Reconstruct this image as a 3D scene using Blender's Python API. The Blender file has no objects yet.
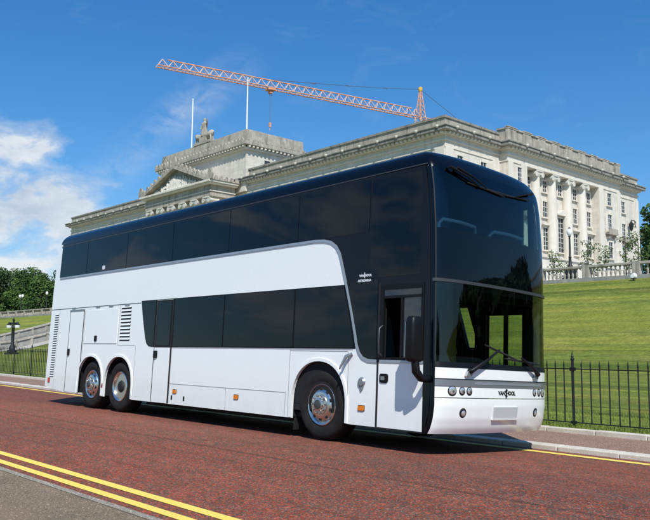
import bpy, math, random
import numpy as np
from mathutils import Vector, Matrix
from mathutils.geometry import tessellate_polygon, delaunay_2d_cdt

random.seed(7)
rng = np.random.default_rng(11)
SC = bpy.context.scene
COL = SC.collection
PI = math.pi
R = math.radians

# ---------------------------------------------------------------- materials
def mat(name, color=(.5, .5, .5), rough=.6, metal=0., coat=0., spec=.5):
    m = bpy.data.materials.new(name)
    m.use_nodes = True
    b = m.node_tree.nodes['Principled BSDF']
    b.inputs['Base Color'].default_value = (*color, 1)
    b.inputs['Roughness'].default_value = rough
    b.inputs['Metallic'].default_value = metal
    b.inputs['Coat Weight'].default_value = coat
    b.inputs['Coat Roughness'].default_value = .03
    b.inputs['Specular IOR Level'].default_value = spec
    return m

class NT:
    """small helper for node trees"""
    def __init__(s, m):
        s.t = m.node_tree; s.n = s.t.nodes; s.l = s.t.links
        s.b = s.n.get('Principled BSDF')
    def new(s, typ, **kw):
        n = s.n.new(typ)
        for k, v in kw.items(): setattr(n, k, v)
        return n
    def link(s, a, b): s.l.new(a, b)
    def coord(s, scale=(1, 1, 1), rot=(0, 0, 0), kind='Object'):
        tc = s.new('ShaderNodeTexCoord'); mp = s.new('ShaderNodeMapping')
        mp.inputs['Scale'].default_value = scale; mp.inputs['Rotation'].default_value = rot
        s.link(tc.outputs[kind], mp.inputs['Vector'])
        return mp.outputs['Vector']
    def noise(s, vec, scale, detail=4, rough=.55, dist=0.):
        n = s.new('ShaderNodeTexNoise'); s.link(vec, n.inputs['Vector'])
        n.inputs['Scale'].default_value = scale; n.inputs['Detail'].default_value = detail
        n.inputs['Roughness'].default_value = rough; n.inputs['Distortion'].default_value = dist
        return n.outputs['Fac']
    def voro(s, vec, scale, out='Color', feature='F1'):
        n = s.new('ShaderNodeTexVoronoi', feature=feature); s.link(vec, n.inputs['Vector'])
        n.inputs['Scale'].default_value = scale
        return n.outputs[out]
    def ramp(s, fac, stops, interp='LINEAR'):
        r = s.new('ShaderNodeValToRGB'); r.color_ramp.interpolation = interp
        e = r.color_ramp.elements
        while len(e) > 1: e.remove(e[-1])
        for i, (p, c) in enumerate(stops):
            x = e[0] if i == 0 else e.new(p)
            x.position = p
            x.color = (*c, 1) if isinstance(c, tuple) else (c, c, c, 1)
        s.link(fac, r.inputs['Fac'])
        return r.outputs['Color']
    def mix(s, fac, a, b, blend='MIX'):
        m = s.new('ShaderNodeMix', data_type='RGBA', blend_type=blend)
        for sock, v in ((m.inputs[0], fac), (m.inputs[6], a), (m.inputs[7], b)):
            if isinstance(v, (int, float)): sock.default_value = v
            elif isinstance(v, tuple): sock.default_value = (*v, 1)
            else: s.link(v, sock)
        return m.outputs[2]
    def math(s, op, a, b=0., c=0.):
        m = s.new('ShaderNodeMath', operation=op)
        for i, v in enumerate((a, b, c)):
            if isinstance(v, (int, float)): m.inputs[i].default_value = v
            else: s.link(v, m.inputs[i])
        return m.outputs[0]
    def bump(s, h, strength=.4, dist=.02):
        b = s.new('ShaderNodeBump'); b.inputs['Strength'].default_value = strength
        b.inputs['Distance'].default_value = dist
        s.link(h, b.inputs['Height']); s.link(b.outputs['Normal'], s.b.inputs['Normal'])
    def base(s, c): s.link(c, s.b.inputs['Base Color'])
    def rough(s, c): s.link(c, s.b.inputs['Roughness'])

M = {}
# vehicle paint: white with a faint film of road dirt low down
def m_paint():
    m = mat('white_paint', (.8, .8, .8), .3, 0, .6); t = NT(m)
    v = t.coord()
    sep = t.new('ShaderNodeSeparateXYZ'); t.link(v, sep.inputs[0])
    low = t.math('MAXIMUM', t.math('MULTIPLY_ADD', sep.outputs[2], -1.1, 1.05), .10)
    n = t.noise(v, 2.2, 3, .5)
    spl = t.noise(t.coord((2.2, 2.2, .7)), 3.0, 6, .7)
    f = t.math('MINIMUM', t.math('ADD', t.math('MULTIPLY', t.math('MULTIPLY', low, n), .34), t.math('MULTIPLY', t.math('MULTIPLY', low, low), t.math('MULTIPLY', t.math('MAXIMUM', t.math('SUBTRACT', spl, .48), 0.), 1.1))), .4)
    c = t.mix(f, (.865, .885, .86), (.48, .45, .39))
    t.base(c)
    # gentle panel waviness so reflections are not ruler-flat
    t.bump(t.noise(t.coord((.5, .5, .8)), .9, 0), .05, .03)
    t.rough(t.ramp(n, [(.3, .24), (.8, .36)]))
    return m
M['white'] = m_paint()
def m_dark_paint():
    m = mat('black_paint', (.0012, .0022, .005), .20, 0, .08, .28); t = NT(m)
    t.bump(t.noise(t.coord((.7, .7, 1.2)), 1.2, 2), .05, .03)
    return m
M['navy'] = m_dark_paint()
def m_sideglass():
    m = mat('tinted_window_glass', (.0015, .002, .003), .03, 0, 0, .36); t = NT(m)
    t.bump(t.noise(t.coord((.5, .5, .9)), 1.1, 2), .10, .03)
    return m
M['glass'] = m_sideglass()
def m_clear(name, tint, fac=1.0):
    m = bpy.data.materials.new(name); m.use_nodes = True
    t = NT(m); t.n.remove(t.b)
    out = t.n['Material Output']
    tr = t.new('ShaderNodeBsdfTransparent'); tr.inputs[0].default_value = (*tint, 1)
    gl = t.new('ShaderNodeBsdfGlossy'); gl.inputs['Roughness'].default_value = .01
    gl.inputs['Color'].default_value = (1, 1, 1, 1)
    fr = t.new('ShaderNodeFresnel'); fr.inputs['IOR'].default_value = 1.52
    b = t.new('ShaderNodeBump'); b.inputs['Strength'].default_value = .06; b.inputs['Distance'].default_value = .03
    t.link(t.noise(t.coord((.6, .6, .6)), 1.0, 1), b.inputs['Height'])
    t.link(b.outputs['Normal'], gl.inputs['Normal']); t.link(b.outputs['Normal'], fr.inputs['Normal'])
    mx = t.new('ShaderNodeMixShader')
    f = t.math('MINIMUM', t.math('MULTIPLY', fr.outputs[0], 1.7 * fac), 1.0)
    t.link(f, mx.inputs[0]); t.link(tr.outputs[0], mx.inputs[1]); t.link(gl.outputs[0], mx.inputs[2])
    t.link(mx.outputs[0], out.inputs['Surface'])
    return m
M['cabglass'] = mat('cab_window_glass', (.012, .016, .020), .02, 0, 0, .9)
M['screen'] = m_clear('windscreen_glass', (.80, .86, .80), .42)
M['screen_up'] = m_clear('upper_windscreen_glass', (.62, .74, .76), .48)
M['chrome'] = mat('polished_metal', (.78, .79, .80), .16, 1)
M['alloy'] = mat('alloy_wheel', (.72, .70, .66), .27, 1)
M['trim'] = mat('brushed_trim', (.42, .46, .50), .38, .6)
M['darktrim'] = mat('dark_trim', (.055, .058, .062), .35, .3)
M['greytrim'] = mat('grey_trim', (.30, .32, .34), .35, .6)
M['black'] = mat('black_plastic', (.004, .004, .0045), .5, 0, 0, .3)
M['seal'] = mat('rubber_seal', (.010, .010, .011), .7)
M['dark'] = mat('dark_interior', (.018, .018, .020), .8, 0, 0, .2)
M['fabric'] = mat('seat_fabric', (.035, .037, .045), .9, 0, 0, .2)
M['dash'] = mat('dashboard_plastic', (.045, .05, .05), .55)
M['railpaint'] = mat('pale_handrail', (.92, .96, .96), .4)
M['amber'] = mat('amber_lens', (.75, .20, .01), .2)
M['red'] = mat('red_lens', (.5, .02, .01), .2)
M['plate'] = mat('number_plate', (.50, .51, .51), .45)
M['text'] = mat('silver_lettering', (.72, .74, .77), .4, .2)
M['textk'] = mat('black_lettering', (.012, .012, .012), .4)
M['lamp'] = mat('lamp_lens', (.62, .63, .64), .16, .6)
def m_rubber():
    m = mat('tyre_rubber', (.018, .017, .017), .85, 0, 0, .3); t = NT(m)
    n = t.noise(t.coord(), 6, 5)
    t.base(t.ramp(n, [(.3, (.007, .007, .007)), (.75, (.021, .019, .017))]))
    return m
M['rubber'] = m_rubber()

def m_road():
    m = mat('red_asphalt', (.1, .06, .05), .9, 0, 0, .25); t = NT(m)
    v = t.coord()
    # aggregate: several chip sizes, red granite and grey-brown binder
    c1 = t.voro(v, 62); s1 = t.new('ShaderNodeSeparateColor'); t.link(c1, s1.inputs[0])
    c2 = t.voro(v, 120); s2 = t.new('ShaderNodeSeparateColor'); t.link(c2, s2.inputs[0])
    patch = t.noise(v, 1.3, 6, .7)
    streak = t.noise(t.coord((.05, 1.5, 1)), 1.0, 5, .6)
    thr = t.math('ADD', t.math('MULTIPLY', patch, .85), t.math('MULTIPLY', streak, .55))
    redm = t.math('GREATER_THAN', t.math('ADD', t.math('MULTIPLY', s1.outputs[0], .62), t.math('MULTIPLY', thr, .52)), .735)
    red = t.ramp(s1.outputs[1], [(0, (.215, .042, .020)), (.5, (.335, .066, .033)), (1, (.46, .130, .075))])
    bind = t.ramp(s2.outputs[0], [(0, (.072, .040, .028)), (.5, (.122, .069, .048)), (1, (.20, .125, .090))])
    c = t.mix(redm, bind, red)
    soft = t.ramp(t.noise(v, 5, 5, .6), [(.3, .82), (.7, 1.12)])
    c = t.mix(1.0, c, soft, 'MULTIPLY')
    wear = t.ramp(streak, [(.35, 1.10), (.65, .86)])
    c = t.mix(1.0, c, wear, 'MULTIPLY')
    big = t.ramp(t.noise(t.coord((.12, .5, 1)), .8, 3), [(.35, (1.12, 1.0, .97)), (.65, (.86, .90, .93))])
    c = t.mix(1.0, c, big, 'MULTIPLY')
    oil = t.noise(t.coord((.5, .8, 1)), 2.6, 5, .6)
    c = t.mix(1.0, c, t.ramp(oil, [(.64, 1.0), (.76, .74)]), 'MULTIPLY')
    # a few pale chips
    pale = t.math('GREATER_THAN', s2.outputs[1], .975)
    c = t.mix(pale, c, (.32, .27, .23))
    # old paving joint and tyre lines along the lane
    lines = t.noise(t.coord((.03, 7.0, 1)), 1.0, 3, .5)
    c = t.mix(1.0, c, t.ramp(lines, [(.30, .80), (.42, 1.0)]), 'MULTIPLY')
    jn = t.noise(t.coord((.35, .35, 1)), 1.0, 4); sx = t.new('ShaderNodeSeparateXYZ'); t.link(v, sx.inputs[0])
    jd = t.math('ABSOLUTE', t.math('ADD', sx.outputs[1], t.math('MULTIPLY_ADD', jn, .10, 1.60)))
    c = t.mix(1.0, c, t.ramp(jd, [(0.0, .62), (.018, .70), (.045, 1.0)]), 'MULTIPLY')
    t.base(c)
    t.bump(t.math('ADD', s1.outputs[2], t.math('MULTIPLY', s2.outputs[2], .6)), .55, .008)
    return m
M['road'] = m_road()
def m_path(name, a, b, spot):
    m = mat(name, a, .92, 0, 0, .25); t = NT(m)
    v = t.coord()
    s2 = t.new('ShaderNodeSeparateColor'); t.link(t.voro(v, 95), s2.inputs[0])
    n = t.noise(v, 1.1, 7, .7); n3 = t.noise(t.coord((.25, 1.0, 1)), 1.7, 4, .6)
    c = t.mix(t.ramp(n, [(.35, 0.), (.65, 1.)]), a, b)
    c = t.mix(1.0, c, t.ramp(s2.outputs[0], [(0, .62), (1, 1.38)]), 'MULTIPLY')
    c = t.mix(t.ramp(n3, [(.52, 0.), (.75, .6)]), c, spot)
    c = t.mix(t.math('GREATER_THAN', s2.outputs[1], .96), c, tuple(min(1, x * 2.2) for x in b))
    t.base(c); t.bump(s2.outputs[2], .45, .006)
    return m
M['verge'] = m_path('worn_brown_asphalt', (.150, .115, .078), (.215, .165, .112), (.230, .155, .085))
M['footpath'] = m_path('red_brown_footpath', (.225, .138, .100), (.285, .180, .135), (.23, .17, .135))
M['stairpath'] = m_path('pale_path', (.36, .33, .29), (.42, .39, .34), (.38, .34, .3))
def m_yellow():
    m = mat('yellow_line_paint', (.75, .46, .03), .75); t = NT(m)
    v = t.coord()
    n = t.noise(v, 9, 6, .75); n2 = t.noise(v, 70, 3)
    c = t.mix(t.ramp(n, [(.38, 0.), (.75, .5)]), (.84, .63, .10), (.66, .50, .16))
    c = t.mix(t.ramp(n2, [(.62, 0.), (.72, .8)]), c, (.25, .17, .08))
    t.base(c); t.bump(n2, .3, .004)
    return m
M['yellow'] = m_yellow()
def m_kerb():
    m = mat('kerb_stone', (.38, .36, .33), .85); t = NT(m)
    v = t.coord()
    n = t.noise(v, 3, 7, .7); n2 = t.noise(v, 60, 3)
    c = t.mix(t.ramp(n, [(.3, 0.), (.7, 1.)]), (.66, .60, .50), (.50, .46, .385))
    c = t.mix(1., c, t.ramp(n2, [(.3, .8), (.7, 1.15)]), 'MULTIPLY')
    t.base(c); t.bump(n2, .4, .006)
    return m
M['kerb'] = m_kerb()
M['drain'] = m_path('worn_drain_concrete', (.22, .195, .155), (.30, .265, .215), (.22, .19, .15))
def m_grass():
    m = mat('lawn_grass', (.10, .15, .03), .95, 0, 0, .15); t = NT(m)
    v = t.coord()
    big = t.noise(t.coord((.05, .30, .30)), 1.0, 5, .6)
    mid = t.noise(t.coord((.5, 1.0, 1.0)), .9, 6, .7)
    fine = t.noise(v, 9, 5, .75)
    c = t.mix(t.ramp(big, [(.36, 0.), (.62, 1.)]), (.180, .228, .036), (.250, .270, .058))
    c = t.mix(t.ramp(mid, [(.42, 0.), (.7, .75)]), c, (.122, .168, .024))
    band = t.noise(t.coord((.018, .55, .55)), 1.0, 6, .65)
    c = t.mix(1., c, t.ramp(band, [(.38, (.60, .70, .66)), (.50, (1.0, 1.0, 1.0)), (.61, (1.30, 1.17, 1.1))]), 'MULTIPLY')
    thin = t.noise(t.coord((.03, 2.2, 2.2)), 1.0, 3, .5)
    c = t.mix(1., c, t.ramp(thin, [(.34, .58), (.43, 1.), (.58, 1.), (.68, 1.25)]), 'MULTIPLY')
    dry = t.noise(t.coord((.25, .8, .8)), .8, 5, .65)
    c = t.mix(t.ramp(dry, [(.58, 0.), (.76, .55)]), c, (.30, .235, .09))
    clump = t.noise(v, 3.2, 6, .8)
    c = t.mix(1., c, t.ramp(clump, [(.34, .70), (.66, 1.28)]), 'MULTIPLY')
    c = t.mix(1., c, t.ramp(fine, [(.3, .62), (.7, 1.3)]), 'MULTIPLY')
    # daisies and clover heads: small pale specks
    w = t.new('ShaderNodeTexVoronoi'); t.link(v, w.inputs['Vector']); w.inputs['Scale'].default_value = 1.9
    near = t.math('LESS_THAN', w.outputs['Distance'], .10)
    sc = t.new('ShaderNodeSeparateColor'); t.link(w.outputs['Color'], sc.inputs[0])
    near = t.math('MULTIPLY', near, t.math('GREATER_THAN', sc.outputs[0], .45))
    c = t.mix(t.math('MULTIPLY', near, .55), c, (.46, .48, .34))
    t.base(c)
    t.bump(t.math('ADD', fine, t.noise(v, 40, 3)), .9, .06)
    return m
M['grass'] = m_grass()
M['blade'] = mat('grass_blade', (.20, .25, .05), .8, 0, 0, .2)

def m_stone(name, c0, c1, stain, joints=True, grime=.5):
    m = mat(name, c0, .9, 0, 0, .2); t = NT(m)
    v = t.coord()
    n = t.noise(v, .8, 7, .7)
    st = t.noise(t.coord((1.6, 1.6, .10)), 1.0, 6, .7)
    c = t.mix(t.ramp(n, [(.32, 0.), (.68, 1.)]), c0, c1)
    c = t.mix(t.ramp(st, [(.50, 0.), (.70, grime)]), c, stain)
    h = n
    if joints:
        # ashlar courses: dark beds every 0.6 m and staggered perpends, from object coordinates
        sp = t.new('ShaderNodeSeparateXYZ'); t.link(v, sp.inputs[0])
        z = t.math('FRACT', t.math('DIVIDE', sp.outputs[2], .62))
        bed = t.math('LESS_THAN', z, .05)
        row = t.math('FLOOR', t.math('DIVIDE', sp.outputs[2], .62))
        xy = t.math('ADD', sp.outputs[0], sp.outputs[1])
        u = t.math('FRACT', t.math('ADD', t.math('DIVIDE', xy, 1.3), t.math('MULTIPLY', row, .5)))
        per = t.math('LESS_THAN', u, .022)
        j = t.math('MAXIMUM', bed, per)
        c = t.mix(t.math('MULTIPLY', j, .35), c, tuple(x * .55 for x in c1))
        blk = t.new('ShaderNodeTexWhiteNoise', noise_dimensions='2D')
        cb = t.new('ShaderNodeCombineXYZ')
        t.link(row, cb.inputs[0]); t.link(t.math('FLOOR', t.math('ADD', t.math('DIVIDE', xy, 1.3), t.math('MULTIPLY', row, .5))), cb.inputs[1])
        t.link(cb.outputs[0], blk.inputs['Vector'])
        c = t.mix(1., c, t.ramp(blk.outputs['Value'], [(0, .90), (1, 1.06)]), 'MULTIPLY')
    t.base(c); t.bump(h, .3, .05)
    return m
M['stone'] = m_stone('portland_stone', (.70, .65, .56), (.605, .555, .475), (.36, .32, .27), True, .42)
M['stoneclean'] = m_stone('smooth_portland_stone', (.72, .67, .58), (.625, .58, .495), (.40, .36, .30), False, .4)
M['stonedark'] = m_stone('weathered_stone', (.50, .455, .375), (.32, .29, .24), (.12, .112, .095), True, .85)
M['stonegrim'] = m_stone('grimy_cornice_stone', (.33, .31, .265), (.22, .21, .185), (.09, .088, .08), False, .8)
M['granite'] = m_stone('grey_granite', (.36, .345, .31), (.27, .26, .235), (.13, .125, .11), True, .6)
M['carved'] = m_stone('carved_stone', (.52, .50, .44), (.36, .34, .30), (.15, .14, .12), False, .8)
M['capital'] = m_stone('capital_stone', (.64, .61, .53), (.55, .52, .45), (.3, .28, .25), False, .4)
M['pane'] = mat('window_pane', (.035, .04, .045), .08)
M['sash'] = mat('white_sash', (.62, .61, .57), .5)
M['lead'] = mat('lead_roof', (.16, .165, .17), .6)
M['iron'] = mat('black_iron', (.012, .012, .012), .5)
M['flagpole'] = mat('white_pole', (.78, .78, .76), .4)
def m_crane():
    m = mat('orange_crane_paint', (.62, .22, .10), .6); t = NT(m)
    n = t.noise(t.coord(), .5, 4)
    t.base(t.ramp(n, [(.35, (.60, .24, .13)), (.65, (.66, .36, .23))]))
    return m
M['crane'] = m_crane()
M['craneweb'] = mat('pale_orange_lattice_paint', (.72, .48, .37), .6)
M['craney'] = mat('yellow_crane_paint', (.70, .42, .05), .55)
M['cable'] = mat('steel_cable', (.10, .10, .11), .6)
M['globe'] = mat('white_lamp_globe', (.8, .8, .78), .3)
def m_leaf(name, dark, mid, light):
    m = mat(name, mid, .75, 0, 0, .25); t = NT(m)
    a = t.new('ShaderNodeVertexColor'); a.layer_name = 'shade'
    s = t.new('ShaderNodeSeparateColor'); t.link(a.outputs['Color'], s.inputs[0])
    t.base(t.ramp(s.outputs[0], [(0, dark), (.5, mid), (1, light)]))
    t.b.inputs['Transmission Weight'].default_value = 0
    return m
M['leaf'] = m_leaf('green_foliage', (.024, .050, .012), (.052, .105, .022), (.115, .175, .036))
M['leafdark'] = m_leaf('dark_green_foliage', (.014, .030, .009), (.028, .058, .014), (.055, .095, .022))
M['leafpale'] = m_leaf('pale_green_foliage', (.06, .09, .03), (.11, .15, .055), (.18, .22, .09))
M['bark'] = mat('tree_bark', (.075, .058, .042), .95)

# ---------------------------------------------------------------- mesh helpers
def inside(lp, x, y):
    r = False
    for (x0, y0), (x1, y1) in zip(lp, lp[1:] + lp[:1]):
        if (y0 > y) != (y1 > y) and x < (x1 - x0) * (y - y0) / (y1 - y0) + x0: r = not r
    return r
class MB:
    def __init__(s): s.v = []; s.f = []
    def add(s, vs, fs):
        o = len(s.v); s.v += [tuple(p) for p in vs]; s.f += [tuple(i + o for i in q) for q in fs]; return s
    def box(s, x0, x1, y0, y1, z0, z1):
        vs = [(x, y, z) for x in (x0, x1) for y in (y0, y1) for z in (z0, z1)]
        return s.add(vs, [(0, 1, 3, 2), (4, 6, 7, 5), (0, 4, 5, 1), (2, 3, 7, 6), (0, 2, 6, 4), (1, 5, 7, 3)])
    def obox(s, c, ax, ay, az):
        """oriented box: centre and three half-axis vectors"""
        c = Vector(c); ax, ay, az = Vector(ax), Vector(ay), Vector(az)
        vs = [c + i * ax + j * ay + k * az for i in (-1, 1) for j in (-1, 1) for k in (-1, 1)]
        fl = [(0, 1, 3, 2), (4, 6, 7, 5), (0, 4, 5, 1), (2, 3, 7, 6), (0, 2, 6, 4), (1, 5, 7, 3)]
        if ax.cross(ay).dot(az) < 0: fl = [tuple(reversed(q)) for q in fl]
        return s.add(vs, fl)
    def tube(s, pts, r, n=8, caps=True):
        pts = [Vector(p) for p in pts]; rs = r if isinstance(r, (list, tuple)) else [r] * len(pts)
        rings = []; up = None
        for i, p in enumerate(pts):
            d = (pts[min(i + 1, len(pts) - 1)] - pts[max(i - 1, 0)]).normalized()
            if up is None:
                up = Vector((0, 0, 1)) if abs(d.z) < .9 else Vector((1, 0, 0))
            a = d.cross(up).normalized(); b = a.cross(d).normalized(); up = b
            rings.append([p + rs[i] * (math.cos(t) * a + math.sin(t) * b) for t in (2 * PI * k / n for k in range(n))])
        vs = [q for ring in rings for q in ring]; fs = []
        for i in range(len(pts) - 1):
            for k in range(n):
                k2 = (k + 1) % n
                fs.append((i * n + k, i * n + k2, (i + 1) * n + k2, (i + 1) * n + k))
        if caps:
            fs.append(tuple(reversed(range(n)))); fs.append(tuple((len(pts) - 1) * n + k for k in range(n)))
        return s.add(vs, fs)
    def lathe(s, prof, origin=(0, 0, 0), axis='Z', n=24, a0=0., closed=False):
        o = Vector(origin); vs = []; fs = []
        for r, h in prof:
            for k in range(n):
                t = 2 * PI * k / n + a0; c, d = r * math.cos(t), r * math.sin(t)
                vs.append(o + Vector({'Z': (c, d, h), 'Y': (d, h, c), 'X': (h, c, d)}[axis]))
        m = len(prof)
        for i in range(m - 1 + (1 if closed else 0)):
            j = (i + 1) % m
            for k in range(n):
                k2 = (k + 1) % n
                fs.append((i * n + k, i * n + k2, j * n + k2, j * n + k))
        if not closed:
            fs.append(tuple(reversed(range(n)))); fs.append(tuple((m - 1) * n + k for k in range(n)))
        return s.add(vs, fs)
    def grid(s, fn, us, vs_):
        nu, nv = len(us), len(vs_); o = [fn(u, v) for u in us for v in vs_]
        return s.add(o, [(i * nv + j, (i + 1) * nv + j, (i + 1) * nv + j + 1, i * nv + j + 1) for i in range(nu - 1) for j in range(nv - 1)])
    def plate(s, loops, d0, d1, to3):
        """2-D outline (first loop) with holes, extruded from depth d0 to d1 by to3(a, b, d)"""
        loops3 = [[Vector((a, b, 0)) for a, b in lp] for lp in loops]
        flat = [p for lp in loops for p in lp]; n = len(flat)
        if len(loops) == 1: tri = tessellate_polygon(loops3)
        else:
            ed = []; k0 = 0
            for lp in loops: ed += [(k0 + i, k0 + (i + 1) % len(lp)) for i in range(len(lp))]; k0 += len(lp)
            ov, _, of, og, _, _ = delaunay_2d_cdt([Vector(p) for p in flat], ed, [], 0, 1e-6)
            mp = [g[0] for g in og]; tri = []
            for t in of:
                q = [mp[i] for i in t]; cx = sum(flat[i][0] for i in q) / 3; cy = sum(flat[i][1] for i in q) / 3
                if inside(loops[0], cx, cy) and not any(inside(l, cx, cy) for l in loops[1:]): tri.append(q)
        vs = [to3(a, b, d0) for a, b in flat] + [to3(a, b, d1) for a, b in flat]
        fs = [tuple(t) for t in tri] + [tuple(i + n for i in reversed(t)) for t in tri]
        k = 0
        for lp in loops:
            m = len(lp)
            for i in range(m):
                a, b = k + i, k + (i + 1) % m
                fs.append((a, b, b + n, a + n))
            k += m
        return s.add(vs, fs)
    def ribbon(s, pts, w, d0, d1, to3, closed=False):
        """a flat strip of width w along a 2-D path"""
        P = [Vector((a, b)) for a, b in pts]; L = []; Rr = []
        for i, p in enumerate(P):
            d = (P[min(i + 1, len(P) - 1)] - P[max(i - 1, 0)]).normalized(); nrm = Vector((-d.y, d.x)) * w / 2
            L.append(p + nrm); Rr.append(p - nrm)
        return s.plate([[tuple(q) for q in L] + [tuple(q) for q in reversed(Rr)]], d0, d1, to3)
    def build(s, name, m, parent=None, smooth=None, bevel=None, fix=True):
        me = bpy.data.meshes.new(name); me.from_pydata(s.v, [], s.f); me.update()
        if fix:
            import bmesh
            bm = bmesh.new(); bm.from_mesh(me); bmesh.ops.recalc_face_normals(bm, faces=bm.faces); bm.to_mesh(me); bm.free()
        me.materials.append(m)
        if smooth is not None:
            me.polygons.foreach_set('use_smooth', [True] * len(me.polygons)); me.set_sharp_from_angle(angle=R(smooth))
        o = bpy.data.objects.new(name, me); COL.objects.link(o)
        if parent is not None: o.parent = parent
        if bevel:
            b = o.modifiers.new('bevel', 'BEVEL'); b.width = bevel; b.segments = 2; b.limit_method = 'ANGLE'
        return o

def tag(o, label=None, cat=None, group=None, kind=None):
    if label: o['label'] = label
    if cat: o['category'] = cat
    if group: o['group'] = group
    if kind: o['kind'] = kind
    return o
def empty(name, loc, rot=(0, 0, 0)):
    o = bpy.data.objects.new(name, None); o.empty_display_size = .3; COL.objects.link(o)
    o.location = loc; o.rotation_euler = rot; return o
def copy_tree(o, parent=None):
    c = o.copy(); COL.objects.link(c)
    if parent is not None: c.parent = parent
    for ch in o.children: copy_tree(ch, c)
    return c
def text_mesh(name, body, size, mtx, m, parent, bold=0.):
    cu = bpy.data.curves.new(name, 'FONT'); cu.body = body; cu.size = size; cu.extrude = .002
    cu.offset = bold; cu.align_x = 'CENTER'; cu.align_y = 'CENTER'
    t = bpy.data.objects.new(name, cu); COL.objects.link(t)
    bpy.context.view_layer.update()
    dg = bpy.context.evaluated_depsgraph_get()
    me = bpy.data.meshes.new_from_object(t.evaluated_get(dg))
    bpy.data.objects.remove(t); bpy.data.curves.remove(cu)
    me.transform(mtx); me.materials.clear(); me.materials.append(m)
    o = bpy.data.objects.new(name, me); COL.objects.link(o); o.parent = parent
    return o

def lerp(tab, x):
    for (a, fa), (b, fb) in zip(tab, tab[1:]):
        if x <= b: return fa + (fb - fa) * max(0, min(1, (x - a) / (b - a)))
    return tab[-1][1]
def arc(cx, cy, r, a0, a1, n=8, ry=None):
    return [(cx + r * math.cos(R(a0 + (a1 - a0) * i / n)), cy + (ry or r) * math.sin(R(a0 + (a1 - a0) * i / n))) for i in range(n + 1)]

# ---------------------------------------------------------------- ground
def rise(x):            # the street climbs a little behind the coach
    return .0075 * max(0., min(80., -x - 11))
XS = [-900, -400, -200, -120, -91, -70, -50, -40, -30, -24, -18, -14, -11, -6, 0, 6, 14, 30, 60, 120, 300, 900]
def strip(name, prof, m, lift=0., xs=XS, x0=None, x1=None):
    """a sheet following a cross-section [(Y, Z)...] along X"""
    xs = [x for x in xs if (x0 is None or x > x0) and (x1 is None or x < x1)]
    if x0 is not None: xs = [x0] + xs
    if x1 is not None: xs = xs + [x1]
    b = MB(); b.grid(lambda x, p: (x, p[0], p[1] + lift + rise(x) * max(0., min(1., (18 - p[0]) / 12))), xs, prof)
    return tag(b.build(name, m, fix=False), kind='structure')

GUT = 2.78
road_z = [(-4.0, -.135), (-3.4, -.10), (-1.2, .045), (0, 0), (2.5, -.132), (GUT, -.15)]
# lawn terraces
LAWN = [(4.60, -.03), (8, .04), (14, .15), (20, .30), (26, .58), (29, .95), (33, 1.95), (38, 3.2), (44, 5.1), (48, 6.45), (49.5, 6.85)]
def lawn(y): return lerp(LAWN, y)
gprof = [(-1500, -.6), (-60, -.55), (-12, -.30), (-4.0, -.22), (0, -.2), (2.6, -.3), (4.40, -.2), (4.5, -.06)] + LAWN[1:] + \
        [(49.9, 6.88), (50.4, 7.15), (64, 7.15), (140, 7.3), (200, 7.5), (1500, 8.0)]
strip('ground', gprof, M['grass'])
strip('road', road_z, M['road'])
strip('terrace_bounce_paving', [(50.3, 7.2), (58, 7.22), (140, 7.3)], M['stairpath'], 0, None and XS or XS, -175, -2)  # unseen pale sheet, added to keep green lawn bounce off the building
strip('pavement', [(-30, -.42), (-12, -.26), (-4.25, -.165), (-4.05, -.144)], M['verge'])
strip('drain_channel', [(-4.05, -.140), (-3.985, -.130)], M['drain'])
strip('yellow_line', [(-3.66, lerp(road_z, -3.66)), (-3.555, lerp(road_z, -3.555))], M['yellow'], .005)
strip('yellow_line', [(-3.90, lerp(road_z, -3.90)), (-3.80, lerp(road_z, -3.80))], M['yellow'], .005)
strip('yellow_line', [(2.20, lerp(road_z, 2.20)), (2.42, lerp(road_z, 2.42))], M['yellow'], .005)
def stones(name, y0, y1, z0, z1, L, xa, xb, rnd):
    b = MB(); x = xa
    while x < xb:
        l = L * random.uniform(.93, 1.05); dz = random.uniform(-rnd, rnd); dy = random.uniform(-rnd, rnd); r0 = rise(x)
        b.box(x, x + l - .012, y0 + dy, y1 + dy, z0 + r0 - .1, z1 + r0 + dz); x += l
    o = b.build(name, M['kerb'], bevel=.014); return tag(o, kind='structure')
stones('kerb', GUT, GUT + .25, -.30, -.080, .915, -70, 30, .003)
stones('edging_kerb', 4.40, 4.55, -.30, .015, .915, -70, 30, .006)
strip('footpath', [(GUT + .24, -.090), (3.6, -.075), (4.41, -.062)], M['footpath'], .0)

# tufts of longer grass along the edging stones
def tufts():
    n = 26000
    x = rng.uniform(-7, 4, n); y = 4.57 + rng.exponential(1.1, n); k = y < 11; x, y = x[k], y[k]; n = len(x)
    z = np.interp(y, [p[0] for p in LAWN], [p[1] for p in LAWN]) - .005
    h = rng.uniform(.025, .075, n) * np.where(y < 4.9, 1.35, 1.0); a = rng.uniform(0, 2 * PI, n); w = .006
    lean = rng.uniform(0, .03, n); la = rng.uniform(0, 2 * PI, n)
    v = np.empty((n, 3, 3))
    v[:, 0] = np.stack([x - w * np.cos(a), y - w * np.sin(a), z], 1); v[:, 1] = np.stack([x + w * np.cos(a), y + w * np.sin(a), z], 1)
    v[:, 2] = np.stack([x + lean * np.cos(la), y + lean * np.sin(la), z + h], 1)
    me = bpy.data.meshes.new('grass'); me.from_pydata(v.reshape(-1, 3).tolist(), [], np.arange(3 * n).reshape(-1, 3).tolist())
    me.materials.append(M['blade']); o = bpy.data.objects.new('grass', me); COL.objects.link(o)
    tag(o, 'uncut green grass tufts growing along the railing and edging stones', 'grass', kind='stuff')
tufts()

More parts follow.
